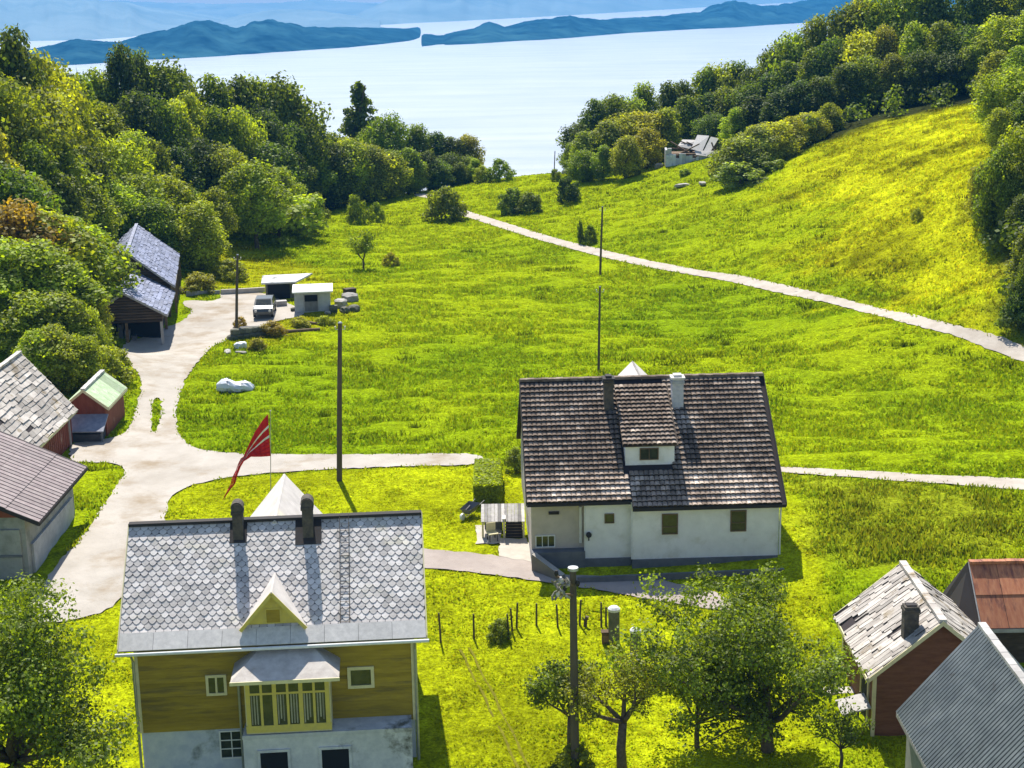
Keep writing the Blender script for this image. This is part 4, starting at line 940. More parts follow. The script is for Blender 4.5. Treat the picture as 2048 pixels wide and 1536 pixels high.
# ---- white house
def white_house():
    W, D, ze, zr = 12.2, 12.3, 4.6, 9.32; r = empty('white_house', (.62, 70.1, 0), radians(2.0), 'white rendered house with dark brown tiled roof and white dormer', 'house'); setup(r); rect_of(r, W, D)
    ym = 6.25; s = Vector((0, ym, zr-ze)); sl = s.normalized(); L = s.length; tn = (zr-ze)/ym
    xs_ = 4.95; mb = MB()
    sk = lambda off: (lambda a, b: 4.75 < a+off < 7.2 and b > 1.95+.2)
    cover(mb, Vector((0, 0, ze))+sl*.42, (1,0,0), s, xs_, L-.42, 'tile', 5, lambda a, b: a > 4.75 and b > 1.6)
    cover(mb, Vector((xs_, 0, ze)), (1,0,0), s, W-xs_, L, 'tile', 6, lambda a, b: a+xs_ < 7.15 and b > 2.15)
    cover(mb, (0, D+.2, ze), (1,0,0), (0, ym-D-.2, zr-ze), W, hypot(D+.2-ym, zr-ze), 'tile', 7)
    roof = mb.build('roof', M['browntile'], r)
    u = MB(); a = Vector((0, 0, ze))+sl*.42
    slab(u, a+Vector((0,0,-.003)), a+Vector((xs_, 0, -.003)), (xs_, ym, zr-.003), (0, ym, zr-.003), .1)
    slab(u, (xs_+.002, 0, ze-.003), (W, 0, ze-.003), (W, ym, zr-.003), (xs_+.002, ym, zr-.003), .1)
    slab(u, (0, D+.2, ze-.003), (W, D+.2, ze-.003), (W, ym+.002, zr-.003), (0, ym+.002, zr-.003), .1); u.build('roof_deck', M['browntile_under'], roof)
    u = MB()
    for i in range(34): u.box(i*W/34+.004, (i+1)*W/34-.004, ym-.15, ym+.15, zr-.02, zr+.11+.012*(i % 2), rnd.uniform(.5, .8))
    u.build('ridge_cap', M['browntile'], roof)
    u = MB()
    u.box(0, xs_-.05, a.y-.06, a.y-.01, a.z-.16, a.z); u.box(xs_, W, -.06, -.01, ze-.16, ze)
    for x, ya in ((-.05, .35), (W+.006, 0)):
        z_ = ze+ya*tn; u.raw([(x, ya, z_-.14), (x, ym, zr-.14), (x, ym, zr+.1), (x, ya, z_+.08), (x+.044, ya, z_-.14), (x+.044, ym, zr-.14), (x+.044, ym, zr+.1), (x+.044, ya, z_+.08)], [(0,1,2,3),(7,6,5,4),(0,4,5,1),(1,5,6,2),(2,6,7,3),(3,7,4,0)])
    u.build('fascia', M['fascia'], roof)
    # walls
    def block(x0, x1, y0, mat, nm, zb=1.93):
        m = MB(); zt = ze+y0*tn-.12; vs = [(x, y, z) for x in (x0, x1) for (y, z) in ((y0, zb), (D-.3, zb), (D-.3, ze+.2), (ym, zr-.14), (y0, zt))]
        m.raw(vs, [(0,1,2,3,4),(9,8,7,6,5),(0,4,9,5),(1,6,7,2),(4,3,8,9),(3,2,7,8)]); return m.build(nm, mat, r)
    block(4.95, W-.25, .30, M['whitewall'], 'wall'); block(2.75, 4.945, .62, M['whitewall'], 'wall'); block(.22, 2.745, 1.05, M['beigewall'], 'wall')
    m = MB(); m.box(4.97, W-.28, .24, D-.4, 0, 1.925); m.box(.2, 4.94, .56, D-.4, 0, 1.926); m.build('plinth', M['plinth'], r)
    m = MB(); m.box(.2, 2.74, .5, 1.045, 1.4, 2.33); m.build('plinth', M['plinth'], r)['label'] = 'dark base step under the beige wall'
    for x in (2.74, 4.94):
        m = MB(); m.box(x-.03, x+.03, (.6 if x < 4 else .27), (.618 if x < 4 else .297), 1.95, 4.8); m.build('corner_trim', M['whitepaint'], r)
    m = MB(); m.tube([(W-.2, .02, ze-.1), (W-.2, .22, ze-.5), (W-.2, .22, 2)], [.045]*3, 7); m.build('downspout', M['whitepaint'], r)
    window(r, 6.42, 3.2, .66, .92, .30, 1, 2, 'brownwood', bar=.05, splity=.35); window(r, 9.68, 3.25, .66, .95, .30, 1, 2, 'brownwood', bar=.05, splity=.4)
    window(r, 3.72, 3.72, .38, .40, .62, 1, 1, 'brownwood', bar=.04)
    window(r, .45, 2.45, .85, .52, 1.05, 3, 1, 'whitepaint', bar=.05, label='low three-light window in the beige wall')
    m = MB(); m.box(1.05, 1.55, 1.0, 1.046, 4.05, 4.2); m.build('vent', M['fascia'], r)
    m = MB(); m.tube([(2.92, .62, 3.15), (2.92, .46, 3.16)], [.12, .14], 10); m.tube([(2.92, .55, 3.16), (2.92, .55, 2.85)], [.03, .03], 6); m.build('wall_lamp', M['fascia'], r)
    m = MB(); m.box(2.5, 2.62, .93, 1.047, 2.6, 4.4); m.build('downspout', M['whitepaint'], r)
    # chimneys
    chimney(r, 4.06, 4.52, ym-1.7, ym-1.1, ze+(ym-1.7)*tn-.2, zr+.35, M['brickdark'], M['fascia'], capshape='flat', label='dark brick chimney on the left')
    chimney(r, 7.42, 7.98, ym-1.65, ym-1.05, ze+(ym-1.65)*tn-.2, zr+.30, M['render_old'], M['lead'], capshape='flat', label='pale rendered chimney on the right')
    # dormer with a catslide roof
    x0, x1 = 4.82, 7.18; yf = 1.98; zb = ze+yf*tn; zt = zb+1.02; yt = 5.9; ztop = ze+yt*tn+.06
    m = MB(); m.raw([(x0, yf, zb-.1), (x1, yf, zb-.1), (x1, yf, zt), (x0, yf, zt), (x0, yt, ztop-.08), (x1, yt, ztop-.08)], [(0,1,2,3),(0,3,4),(1,5,2),(3,2,5,4)])
    dm = m.build('dormer', M['whitewall'], r)
    mb = MB(); ev = Vector((0, yt-yf+.25, ztop-zt)); O = Vector((x0-.15, yf-.25, zt+.02)); cover(mb, O, (1,0,0), ev, x1-x0+.3, ev.length, 'tile', 8)
    slab(mb, O, O+Vector((x1-x0+.3, 0, 0)), O+Vector((x1-x0+.3, 0, 0))+ev, O+ev, .08, .3)
    mb.build('dormer_roof', M['browntile'], dm)
    window(dm, 5.55, zb+.30, .82, .5, yf, 2, 1, 'brownwood', bar=.045, name='dormer_window')
    mb = MB()  # plain roof below and beside the dormer
    # rear gable
    d = MB(); xa = 6.1; hw2 = 1.5; ye = ym+4.0; zq = zr-.05
    for sg in (-1, 1): slab(d, (xa, ym-.1, zq), (xa, ye, zq), (xa+sg*hw2, ye, zq-1.5), (xa+sg*hw2, ym-.1, zq-1.5), .08)
    d.build('rear_gable_roof', M['lead'], r)
    d = MB(); d.raw([(xa-1.3, ye-.25, 2), (xa+1.3, ye-.25, 2), (xa+1.3, ye-.25, zq-1.4), (xa, ye-.25, zq-.12), (xa-1.3, ye-.25, zq-1.4), (xa-1.3, ym+1, 2), (xa+1.3, ym+1, 2), (xa+1.3, ym+1, zq-1.4), (xa-1.3, ym+1, zq-1.4)], [(0,1,2,3,4),(0,4,8,5),(1,6,7,2)]); d.build('rear_gable_wall', M['whitewall'], r)
white_house()

def gabled(name, cat, label, loc, yaw, W, D, ze, zr, zb, wallmat, roofmat, under, kind, seed=1, inx=.25, iny=.3, fascia='fascia', ridge=None, skipf=None, skipb=None):
    r = empty(name, loc, yaw, label, cat); setup(r); rect_of(r, W, D)
    tn = (zr-ze)/(D/2); walls(r, W, D, zb, ze+iny*tn-.12, zr-.13, wallmat, inx, iny)
    roof2(r, W, D, ze, zr, roofmat, under, kind, seed, skipf, ridge, fascia, skipb=skipb)
    return r
R90 = pi/2
# loc for yaw 90: local x -> world +y, local y -> world -x ; local (0,0) is the near corner of the right-hand eave
def holes(L_):
    return lambda a, b: any(x0 < a < x1 and y0 < b < y1 for x0, x1, y0, y1 in L_)
r = gabled('barn', 'barn', 'red barn with steep whitish slab-slate roof at the left edge', (-26.4, 80.0, 0), R90, 12.2, 6.2, 4.05, 7.65, .5, M['red'], M['whiteslate'], M['browntile_under'], 'slabs', 21, fascia='cream', skipf=holes([(4.9,5.2,1.0,3.4),(2.6,3.0,2.0,3.2)]))
m = MB(); m.box(11.2, 11.35, .21, .295, 1.5, 4.0); m.build('corner_board', M['greywood'], r)
m = MB()
for i in range(30): m.box(.3+.39*i, .32+.39*i, .275, .297, .6, 4.0)
m.build('wall_batten', M['red'], r)
r = gabled('garage', 'garage', 'garage with brown sheet roof and grey block walls at the left edge', (-22.45, 70.5, 0), R90, 8.9, 12.2, 4.3, 7.1, .5, M['greywall'], M['brownsheet'], M['browntile_under'], 'ribs', 22, .3, .75)
m = MB(); m.box(.9, 8.0, .62, .745, .5, 2.95); m.build('render_panel', M['whiteblock'], r)
m = MB(); m.box(.18, .297, 1.0, 11.2, 1.4, 3.9); o = m.build('garage_door', M['greywall'], r)
m = MB(); m.box(.12, .177, .95, 11.25, 2.55, 2.66); m.box(.12, .177, 3.1, 3.2, 1.3, 2.54); m.build('door_rail', M['plinth'], o)
m = MB()
m.raw([(.27, .75, 4.5), (.27, 6.1, 6.9), (.27, 11.4, 4.5), (.296, .75, 4.5), (.296, 6.1, 6.9), (.296, 11.4, 4.5)], [(0,1,2),(3,5,4),(0,3,4,1),(1,4,5,2)]); m.build('gable_boards', M['red'], r)
r = gabled('shed', 'shed', 'small red shed with green and white roof beside the yard', (-24.75, 93.2, 0), R90, 4.9, 2.9, 3.85, 5.0, 1, M['red'], M['greenroof'], M['browntile_under'], 'sheet', 23, .15, .2, fascia='cream', ridge=M['lead'])
m = MB()
for i in range(9): m.box(.125, .148, .4+.24*i, .43+.24*i, 2, 3.9)
m.build('wall_batten', M['red'], r)
m = MB(); slab(m, (-1.35, .05, 2.75), (-1.35, 2.65, 2.75), (.14, 2.65, 3.45), (.14, .05, 3.45), .08); m.build('lean_to_roof', M['greyfelt'], r)
m = MB(); m.box(-1.2, -1.12, .15, .23, .8, 2.75); m.box(-1.2, -1.12, 2.45, 2.53, .8, 2.75); m.box(-1.15, .13, .3, 2.4, .8, 2.5, .5); m.build('lean_to', M['plinth'], r)
# two log storehouses
r = gabled('storehouse', 'storehouse', 'rear dark log storehouse with long blue grey slate roof', (-28.25, 130.6, 0), radians(100), 16.8, 7.4, 4.45, 7.45, 2.6, M['logs'], M['bluegrey'], M['browntile_under'], 'slabs', 24, .3, .35, fascia='greywood')
m = MB()
for i in range(16):
    z_ = 2.7+i*.22
    if z_ < 7: ww_ = 3.3*(1-max(0, (z_-4.5)/3.1)); m.tube([(.28, 3.7-ww_, z_), (.28, 3.7+ww_, z_)], [.115, .115], 7, rnd.uniform(.7, 1.3))
m.build('log_courses', M['logs'], r)
m = MB()
for x in (.3, 4.3, 8.3, 12.3, 16.2): m.beam((x, -.1, 0), (x, .05, 4.4), .16, .16)
m.build('post', M['brownwood'], r)
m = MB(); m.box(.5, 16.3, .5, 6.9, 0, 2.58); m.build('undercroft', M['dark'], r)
r = gabled('storehouse', 'storehouse', 'front dark log storehouse on posts with patched blue grey roof', (-26.9, 120.9, 0), radians(98), 9.9, 6.4, 3.95, 5.85, 3.4, M['logs'], M['bluegrey'], M['browntile_under'], 'slabs', 25, .35, .4, fascia='greywood')
m = MB()
for i in range(10):
    z_ = 3.5+i*.22; ww_ = 2.75*(1-max(0, (z_-4.1)/1.85))
    if ww_ > .2: m.tube([(.33, 3.2-ww_, z_), (.33, 3.2+ww_, z_)], [.11, .11], 7, rnd.uniform(.7, 1.3))
m.build('log_courses', M['logs'], r)
for (x, y) in ((.5, .5), (.5, 3.2), (.5, 5.8), (5, .5), (9.4, .5)):
    m = MB(); m.beam((x, y, .5), (x, y, 3.45), .2, .2); m.build('post', M['greywood'] if (x, y) == (.5, .5) else M['brownwood'], r)
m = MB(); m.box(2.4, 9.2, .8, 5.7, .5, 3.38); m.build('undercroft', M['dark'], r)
m = MB()
for k in range(6): m.box(1.3, 2.2, 2.6+k*.5, 2.6+k*.5+.38, 1.6, 1.6+.5+.5*(k % 3), rnd.uniform(.6, 1.2))
tag(m.build('timber_stack', M['plinth']), 'dark clutter stored under the front storehouse', 'stack')
for o in bpy.data.objects:
    if o.name == 'timber_stack': o.location = r.location; o.rotation_euler = r.rotation_euler
# ---- right-hand sheds
r = gabled('shed', 'shed', 'red brown shed with whitish slab-slate roof and dark brick chimney', (18.6, 54.6, 0), R90, 6.2, 5.4, 3.0, 5.25, -.3, M['redbrown'], M['whiteslate'], M['browntile_under'], 'shakes', 26, .35, .3, fascia='cream', skipb=holes([(5.2,6.3,.0,.35),(4.4,5.2,.2,.7)]))
chimney(r, .75, 1.2, 3.4, 3.95, 3.7, 5.55, M['brickdark'], M['fascia'], capshape='none')
for y in (5.02, .3):
    m = MB(); m.box(.27, .345, y, y+.14, -.1, 3.1); m.build('corner_board', M['cream'], r)
m = MB(); m.box(1.0, 1.12, 5.105, 5.17, .6, 2.9); m.box(2.2, 2.32, 5.105, 5.17, .6, 2.9); m.box(5.6, 5.72, 5.105, 5.17, .6, 2.9); m.build('wall_post', M['cream'], r)
m = MB(); m.box(1.2, 2.1, 5.105, 5.15, .6, 2.5); m.build('door', M['dark'], r)
m = MB(); slab(m, (.2, 5.2, 1.75), (1.5, 5.2, 1.75), (1.5, 6.3, 1.45), (.2, 6.3, 1.45), .06); m.build('canopy', M['greywood'], r)
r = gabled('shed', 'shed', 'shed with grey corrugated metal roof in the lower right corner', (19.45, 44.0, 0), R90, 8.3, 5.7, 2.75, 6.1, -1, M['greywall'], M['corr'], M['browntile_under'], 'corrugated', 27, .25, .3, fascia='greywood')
r = gabled('shed', 'shed', 'dark shed with rusty red sheet roof at the right edge', (18.75, 59.0, 0), 0, 8.0, 4.4, 3.05, 5.05, 0, M['logs'], M['rust'], M['browntile_under'], 'sheet', 28, .25, .3, fascia='greywood')
m = MB(); slab(m, (-.08, -.05, 3.0), (-.9, .9, 2.5), (-.9, 3.4, 2.5), (-.08, 2.2, 5.08), .07); slab(m, (-.08, 2.2, 5.08), (-.9, 3.4, 2.5), (-.9, 4.2, 2.3), (-.08, 4.45, 3.0), .07); m.build('side_roof', M['fascia'], r)

# ---- stone hut and flat garage by the meadow
def hut():
    g_ = G(590, 626); r = empty('stone_hut', (g_.x, g_.y, g_.z), radians(6), 'small grey block hut with flat white roof and dark hatch', 'hut'); setup(r); rect_of(r, 4, 3)
    m = MB(); m.box(0, 3.0, 0, 2.4, -.8, 1.8); m.build('wall', M['whiteblock'], r)
    m = MB(); slab(m, (-.15, -.3, 1.83), (3.25, -.3, 1.83), (3.25, 2.2, 2.05), (-.15, 2.2, 2.05), .12); m.build('roof', M['whitepaint'], r)
    m = MB(); m.box(.85, 1.95, -.05, -.004, .95, 1.5); m.build('hatch', M['dark'], r)
    m = MB(); m.box(.75, .85, -.06, -.004, .2, 1.6); m.box(1.95, 2.05, -.06, -.004, .2, 1.6); m.box(.85, 1.95, -.04, -.004, .1, .93, .55); m.build('hatch_frame', M['greywood'], r)
    g_ = G(528, 600); r = empty('garage', (g_.x, g_.y, g_.z), radians(3), 'low garage with flat concrete roof and open dark front', 'garage'); setup(r); rect_of(r, 3, 3)
    m = MB(); m.box(.15, 2.6, .3, 2.8, -.5, 1.5); m.build('wall', M['darkstone'], r)
    m = MB(); slab(m, (-.15, -.1, 1.55), (2.9, -.1, 1.6), (4.2, 2.6, 1.85), (-.3, 2.6, 1.75), .14); m.build('roof', M['concrete'], r)
    m = MB(); m.box(.35, 2.3, .26, .297, -.4, 1.3); m.build('opening', M['dark'], r)
hut()
def wall_thing(name, cat, label, a, b, h, th, mat, n=0):
    A_, B_ = G(*a), G(*b); r = MB(); k = 8
    for i in range(k):
        p = A_.lerp(B_, i/k); q = A_.lerp(B_, (i+1)/k); r.beam((p.x, p.y, H(p.x, p.y)+h/2-.1), (q.x, q.y, H(q.x, q.y)+h/2-.1), th, h+.2, rnd.uniform(.85, 1.15))
    return tag(r.build(name, mat), label, cat)
wall_thing('concrete_wall', 'wall', 'low pale concrete wall at the end of the yard', (442,589), (530,584), .45, .25, M['slab'])
wall_thing('plank_rail', 'rail', 'low grey plank rail beside the rear storehouse', (372,590), (440,588), .35, .12, M['greywood'])

# stones
def stone(mb, c, r, seed, sq=(1, 1, .7)):
    R = random.Random(seed); bm = bmesh.new(); bmesh.ops.create_icosphere(bm, subdivisions=2, radius=1)
    ph = [R.uniform(0, 6) for _ in range(3)]
    for v in bm.verts:
        k = 1+.22*sin(v.co.x*3+ph[0])*cos(v.co.y*3+ph[1])+.13*sin(v.co.z*5+ph[2])+R.uniform(-.05, .05); v.co *= k
        v.co = Vector((max(-.82, min(.82, v.co.x)), max(-.8, min(.8, v.co.y)), max(-.78, min(.78, v.co.z))))
    bm.verts.index_update(); mb.raw([(c[0]+v.co.x*r*sq[0], c[1]+v.co.y*r*sq[1], c[2]+v.co.z*r*sq[2]) for v in bm.verts], [tuple(v.index for v in f.verts) for f in bm.faces], R.uniform(.8, 1.2)); bm.free()
def rock(u, v, rad, mat, label, seed, sq=(1, 1, .7), group=None, name='boulder', cat='boulder'):
    g_ = G(u, v); mb = MB(); stone(mb, (0, 0, rad*sq[2]*.45), rad, seed, sq); o = mb.build(name, mat); o.location = g_; o.rotation_euler.z = seed
    tag(o, label, cat, group); return o
GB = 'boulders beside the stone hut'
rock(682,612,.7,M['stone'],'pale boulder touching the stone hut, left of the pile',1,group=GB); rock(700,606,.8,M['stone'],'topmost pale boulder of the pile by the hut',2,(1,1,.9),GB)
rock(708,622,.6,M['darkstone'],'dark boulder at the right foot of the pile by the hut',3,group=GB); rock(690,624,.5,M['darkstone'],'small dark boulder at the front of the pile by the hut',4,group=GB)
rock(588,622,.35,M['darkstone'],'small dark stone at the left wall of the hut',5); rock(655,628,.3,M['stone'],'small stone under the hut corner',6)
rock(482,696,.62,M['whiteplastic'],'white covered stone on the bank left of the meadow',7,(1.1,.7,.6)); rock(455,704,.5,M['stone'],'flat pale slab lying in the grass by the track',8,(1.5,.6,.25)); rock(482,706,.4,M['stone'],'small pale slab beside the covered stone',9,(1.4,.6,.3))
rock(1365,372,.8,M['stone'],'flat pale rock in the grass below the ruin',10,(1.8,.7,.3)); rock(1405,368,.7,M['stone'],'second flat rock below the ruin, further right',11,(1.8,.7,.3))
rock(1318,336,.7,M['stone'],'pale rubble stone at the left foot of the ruin',12); rock(1130,348,.6,M['stone'],'small grey rock at the edge of the right wood',14)
for i in range(7):
    u = 466+i*12; g_ = G(u, 680-i*1.5); mb = MB()
    stone(mb, (0, 0, .1), .55, 60+i, (1, .7, .8)); stone(mb, (.2, .1, .65), .42, 80+i, (1.1, .8, .7)); o = mb.build('wall_stone', M['darkstone']); o.location = g_
    tag(o, 'dark mossy stone, %s from the left in the low wall at the track bend' % ORD[i], 'stone', 'stones of the low wall at the track bend')
# timber lying by the wall
for i, (a, b) in enumerate((((608,648),(640,652)), ((560,668),(640,662)))):
    A_, B_ = G(*a), G(*b); mb = MB(); mb.tube([A_+Vector((0,0,.15)), B_+Vector((0,0,.15))], [.16, .13], 8)
    tag(mb.build('log', M['brownwood']), ['short dark log in the bracken below the hut', 'long grey log in the grass right of the low wall'][i], 'log')

# tarpaulin-covered boat shape on the meadow
def tarp():
    g_ = G(472, 782); r = empty('covered_bale', g_, 0, 'white plastic-wrapped bundle lying on the meadow by the track', 'bundle'); mb = MB()
    rows = []; n = 12
    for i in range(9):
        x = -1.25+i*.31; hh_ = (.55, .8, .85, .75, .6, .62, .66, .6, .35)[i]; ring = []
        for k in range(n):
            a = 2*pi*k/n; y_ = cos(a)*.55*(1 if 0 < i < 8 else .75); z_ = max(-.1, sin(a)*hh_*.6+hh_*.45+.05*sin(k*2.3+i*1.7)); ring.append((x+.05*sin(k*3), y_+.05*sin(i*2.1+k), z_))
        rows.append(ring)
    vs = [q for r_ in rows for q in r_]; fs = [(i*n+k, i*n+(k+1) % n, (i+1)*n+(k+1) % n, (i+1)*n+k) for i in range(8) for k in range(n)]+[tuple(range(n)), tuple(8*n+k for k in range(n))]
    mb.raw(vs, fs); mb.build('cover', M['whiteplastic'], r, smooth=False)
    mb = MB(); mb.tube([(-.5,-.6,.05), (-.5,-.45,.75), (-.5,.3,.9)], [.02]*3, 5); mb.tube([(.5,-.6,.05), (.5,-.45,.6), (.5,.3,.7)], [.02]*3, 5); mb.build('strap', M['fascia'], r)
tarp()

for (u, v, w_, d_, h_, rz, mt, nm, lab) in [
 (500,672,1.5,.8,.75,.1,'plinth','crate','dark wooden crate on the bank at the track bend'),
 (525,668,1.1,.7,.55,-.3,'brownwood','crate','brown crate beside the dark one at the track bend'),
 (563,612,.9,.6,.5,.3,'greywood','pallet','grey pallet stack against the flat-roofed garage'),
 (700,596,1.0,.7,.9,.5,'logs','crate','dark box behind the boulders by the stone hut'),
 (667,624,.7,.5,.6,.1,'darkstone','barrel_crate','mossy trough at the right corner of the stone hut')]:
    f = G(u, v); m = MB()
    for k in range(5): m.box(-w_/2, w_/2, -d_/2, d_/2, h_*k/5+.01, h_*(k+1)/5-.02, rnd.uniform(.7, 1.3))
    m.box(-w_/2+.05, w_/2-.05, -d_/2+.05, d_/2-.05, -.2, h_-.06, .4)
    o = m.build(nm if nm != 'barrel_crate' else 'trough', M[mt]); o.location = f; o.rotation_euler.z = rz; tag(o, lab, nm if nm != 'barrel_crate' else 'trough')
# car seen from the front
def car():
    g_ = G(530, 629); r = empty('parked_car', (g_.x, g_.y, g_.z+.04), radians(4), 'dark estate car with pale bonnet parked on the gravel by the hut', 'car')
    prof = [(-2.0,.35),(-2.05,.6),(-1.95,.82),(-1.1,.95),(-.45,1.38),(.9,1.42),(1.75,1.3),(2.05,.9),(2.1,.5),(2.05,.32)]
    mb = MB(); hw = .8; n = len(prof); vs = []
    for sx_, k in ((-1, 0), (1, 1)):
        for y_, z_ in prof: vs.append((sx_*hw*(1 if z_ < 1 else .86), y_, z_))
    mb.raw(vs, [tuple(range(n)), tuple(range(2*n-1, n-1, -1))]+[(i, (i+1) % n, n+(i+1) % n, n+i) for i in range(n)]); b = mb.build('body', M['carpaint'], r)
    mb = MB(); mb.raw([(-.68,-1.9,.845),(.68,-1.9,.845),(.68,-1.15,.965),(-.68,-1.15,.965)], [(0,1,2,3)]); mb.build('bonnet', M['metal'], b); mb = MB(); mb.raw([(-.6,-.4,1.40),(.6,-.4,1.40),(.6,.9,1.435),(-.6,.9,1.435)], [(0,1,2,3)]); mb.build('roof_panel', M['carpaint'], b)
    mb = MB(); mb.raw([(-.66,-1.06,.985),(.66,-1.06,.985),(.6,-.5,1.365),(-.6,-.5,1.365)], [(0,1,2,3)]); mb.build('windscreen', M['glass'], r)
    mb = MB()
    for s_ in (-1, 1): mb.raw([(s_*.812,-.9,1.0),(s_*.812,1.7,1.0),(s_*.725,1.5,1.33),(s_*.725,-.4,1.33)], [(0,1,2,3)])
    mb.build('side_window', M['glass'], r)
    for x_ in (-.58, .58):
        mb = MB(); mb.tube([(x_,-2.02,.66),(x_,-2.08,.66)], [.12,.11], 10); mb.build('headlight', M['lead'], r)
    for x_ in (-.74, .74):
        for y_ in (-1.3, 1.35):
            mb = MB(); mb.tube([(x_-.1,y_,.31),(x_+.1,y_,.31)], [.31,.31], 14); w_ = mb.build('wheel', M['rubber'], r)
            mb = MB(); mb.tube([(x_-.108,y_,.31),(x_+.108,y_,.31)], [.17,.17], 10); mb.build('rim', M['metal'], w_)
car()

# ruin on the hillside
def ruin():
    g_ = G(1385, 322); r = empty('ruined_house', (g_.x, g_.y, g_.z), radians(-4), 'collapsed old house with broken pale roof sheets beneath the right wood', 'ruin'); setup(r); rect_of(r, 6, 4)
    m = MB(); R = random.Random(5)
    for i in range(16):
        x = -3.4+i*.42; m.box(x, x+.4, -1.0, -.8, -.6, .75+R.uniform(-.3, .35) if i < 14 else .3, R.uniform(.75, 1.2))
    m.build('wall', M['bluewash'], r)
    m = MB(); m.box(-3.5, -3.25, -.79, 2.6, -.6, 1.5); m.box(-3.24, -2.7, -.79, -.3, -.6, 1.7); m.build('wall', M['whiteblock'], r)
    m = MB(); m.box(-2.8, 3.2, -.5, 2.6, -.5, 1.0); m.build('rubble_mass', M['brownwood'], r)
    m = MB(); slab(m, (-.2,.3,1.5), (1.2,-.1,1.2), (2.2,2.0,3.0), (.7,2.4,3.1), .06); slab(m, (1.3,-.2,1.1), (2.1,-.4,1.0), (3.4,1.6,2.7), (2.4,1.9,2.9), .06, .95)
    slab(m, (-1.9,.4,1.9), (.1,.5,1.4), (1.0,2.6,2.4), (-1.2,2.7,2.5), .06, .7); slab(m, (.4,-1.2,.9), (2.6,-1.3,.6), (2.9,-.3,1.3), (.2,-.4,1.4), .05, .8); m.build('roof_sheet', M['lead'], r)
    m = MB()
    for k in range(12): m.beam((R.uniform(-3,3), R.uniform(-1,2), R.uniform(.6,1.2)), (R.uniform(-3,3.4), R.uniform(0,2.5), R.uniform(1.3,2.6)), .14, .14, R.uniform(.6, 1.4))
    m.build('fallen_beam', M['brownwood'], r)
ruin()

# ---- utility poles
def pole(top, foot, label, rad=.13, parts=True, name='utility_pole', cat='pole', mat='polewood', z=None, group='wooden utility poles'):
    f = G(*foot) if z is None else P(*foot, z); rt = ray(*top); t = f.y/rt.y; tp = Vector((rt.x*t, f.y, CAMH+rt.z*t))
    r = empty(name, f, 0, label, cat, group); d = tp-f; m = MB(); m.tube([(0,0,-.6), tuple(d*.5), tuple(d)], [rad*1.15, rad, rad*.8], 9); m.build('shaft', M[mat], r)
    if parts:
        c = MB(); c.tube([tuple(d), tuple(d+Vector((0,0,.06)))], [rad*.95, rad*.5], 9); c.build('cap', M['metal'], r)
        for s_ in (-1, 1):
            i_ = MB(); i_.tube([tuple(d+Vector((s_*.1,-.05,-.35))), tuple(d+Vector((s_*.26,-.08,-.33))), tuple(d+Vector((s_*.26,-.08,-.16)))], [.015,.015,.05], 6); i_.build('insulator', M['lead'], r)
    return r, d
pole((475,510), (472,668), 'short dark pole at the end of the gravel yard', .11)
pole((680,646), (678,962), 'tall dark pole between the yellow house and the meadow', .14)
pole((1205,414), (1200,550), 'dark pole on the meadow just below the white road', .10)
pole((1200,574), (1197,742), 'weathered pole on the meadow behind the white house', .085)
pole((1110,302), (1108,352), 'thin far post standing against the fjord', .07, False)
pole((1161,450), (1161,487), 'short dark roadside post', .10, False, 'post', 'post')
r, d = pole((1146,1140), (1151,1560), 'near utility pole with pale cap and a bundle of cables', .15, False, z=0)
c = MB(); c.tube([tuple(d), tuple(d+Vector((0,0,.10)))], [.2, .19], 12); c.build('cap', M['metal'], r)
c = MB(); c.beam(d+Vector((0,-.1,-.55)), d+Vector((-.62,-.15,-.15)), .07, .07); c.beam(d+Vector((0,-.1,-.9)), d+Vector((-.55,-.15,-.85)), .06, .06); c.build('bracket', M['brownwood'], r)
for k in range(5):
    c = MB(); R = random.Random(k); x = -.25-.1*k; pts = [d+Vector((x+.12*sin(a*1.1+k), -.2+.1*cos(a*1.7+k), -.25-.11*a)) for a in range(8)]
    c.tube([tuple(p) for p in pts], [.045]*8, 6, R.uniform(.5, 1.3)); c.build('cable', M['rope'], r)
for k, (x, z_) in enumerate(((-.6,-.05), (-.45,-.3), (-.3,-.62), (-.55,-.85), (.16,-.45))):
    c = MB(); c.tube([tuple(d+Vector((x,-.15,z_-.1))), tuple(d+Vector((x,-.15,z_))), tuple(d+Vector((x,-.15,z_+.1)))], [.05,.085,.05], 9); c.build('insulator', M['lead'] if k % 2 else M['fascia'], r)

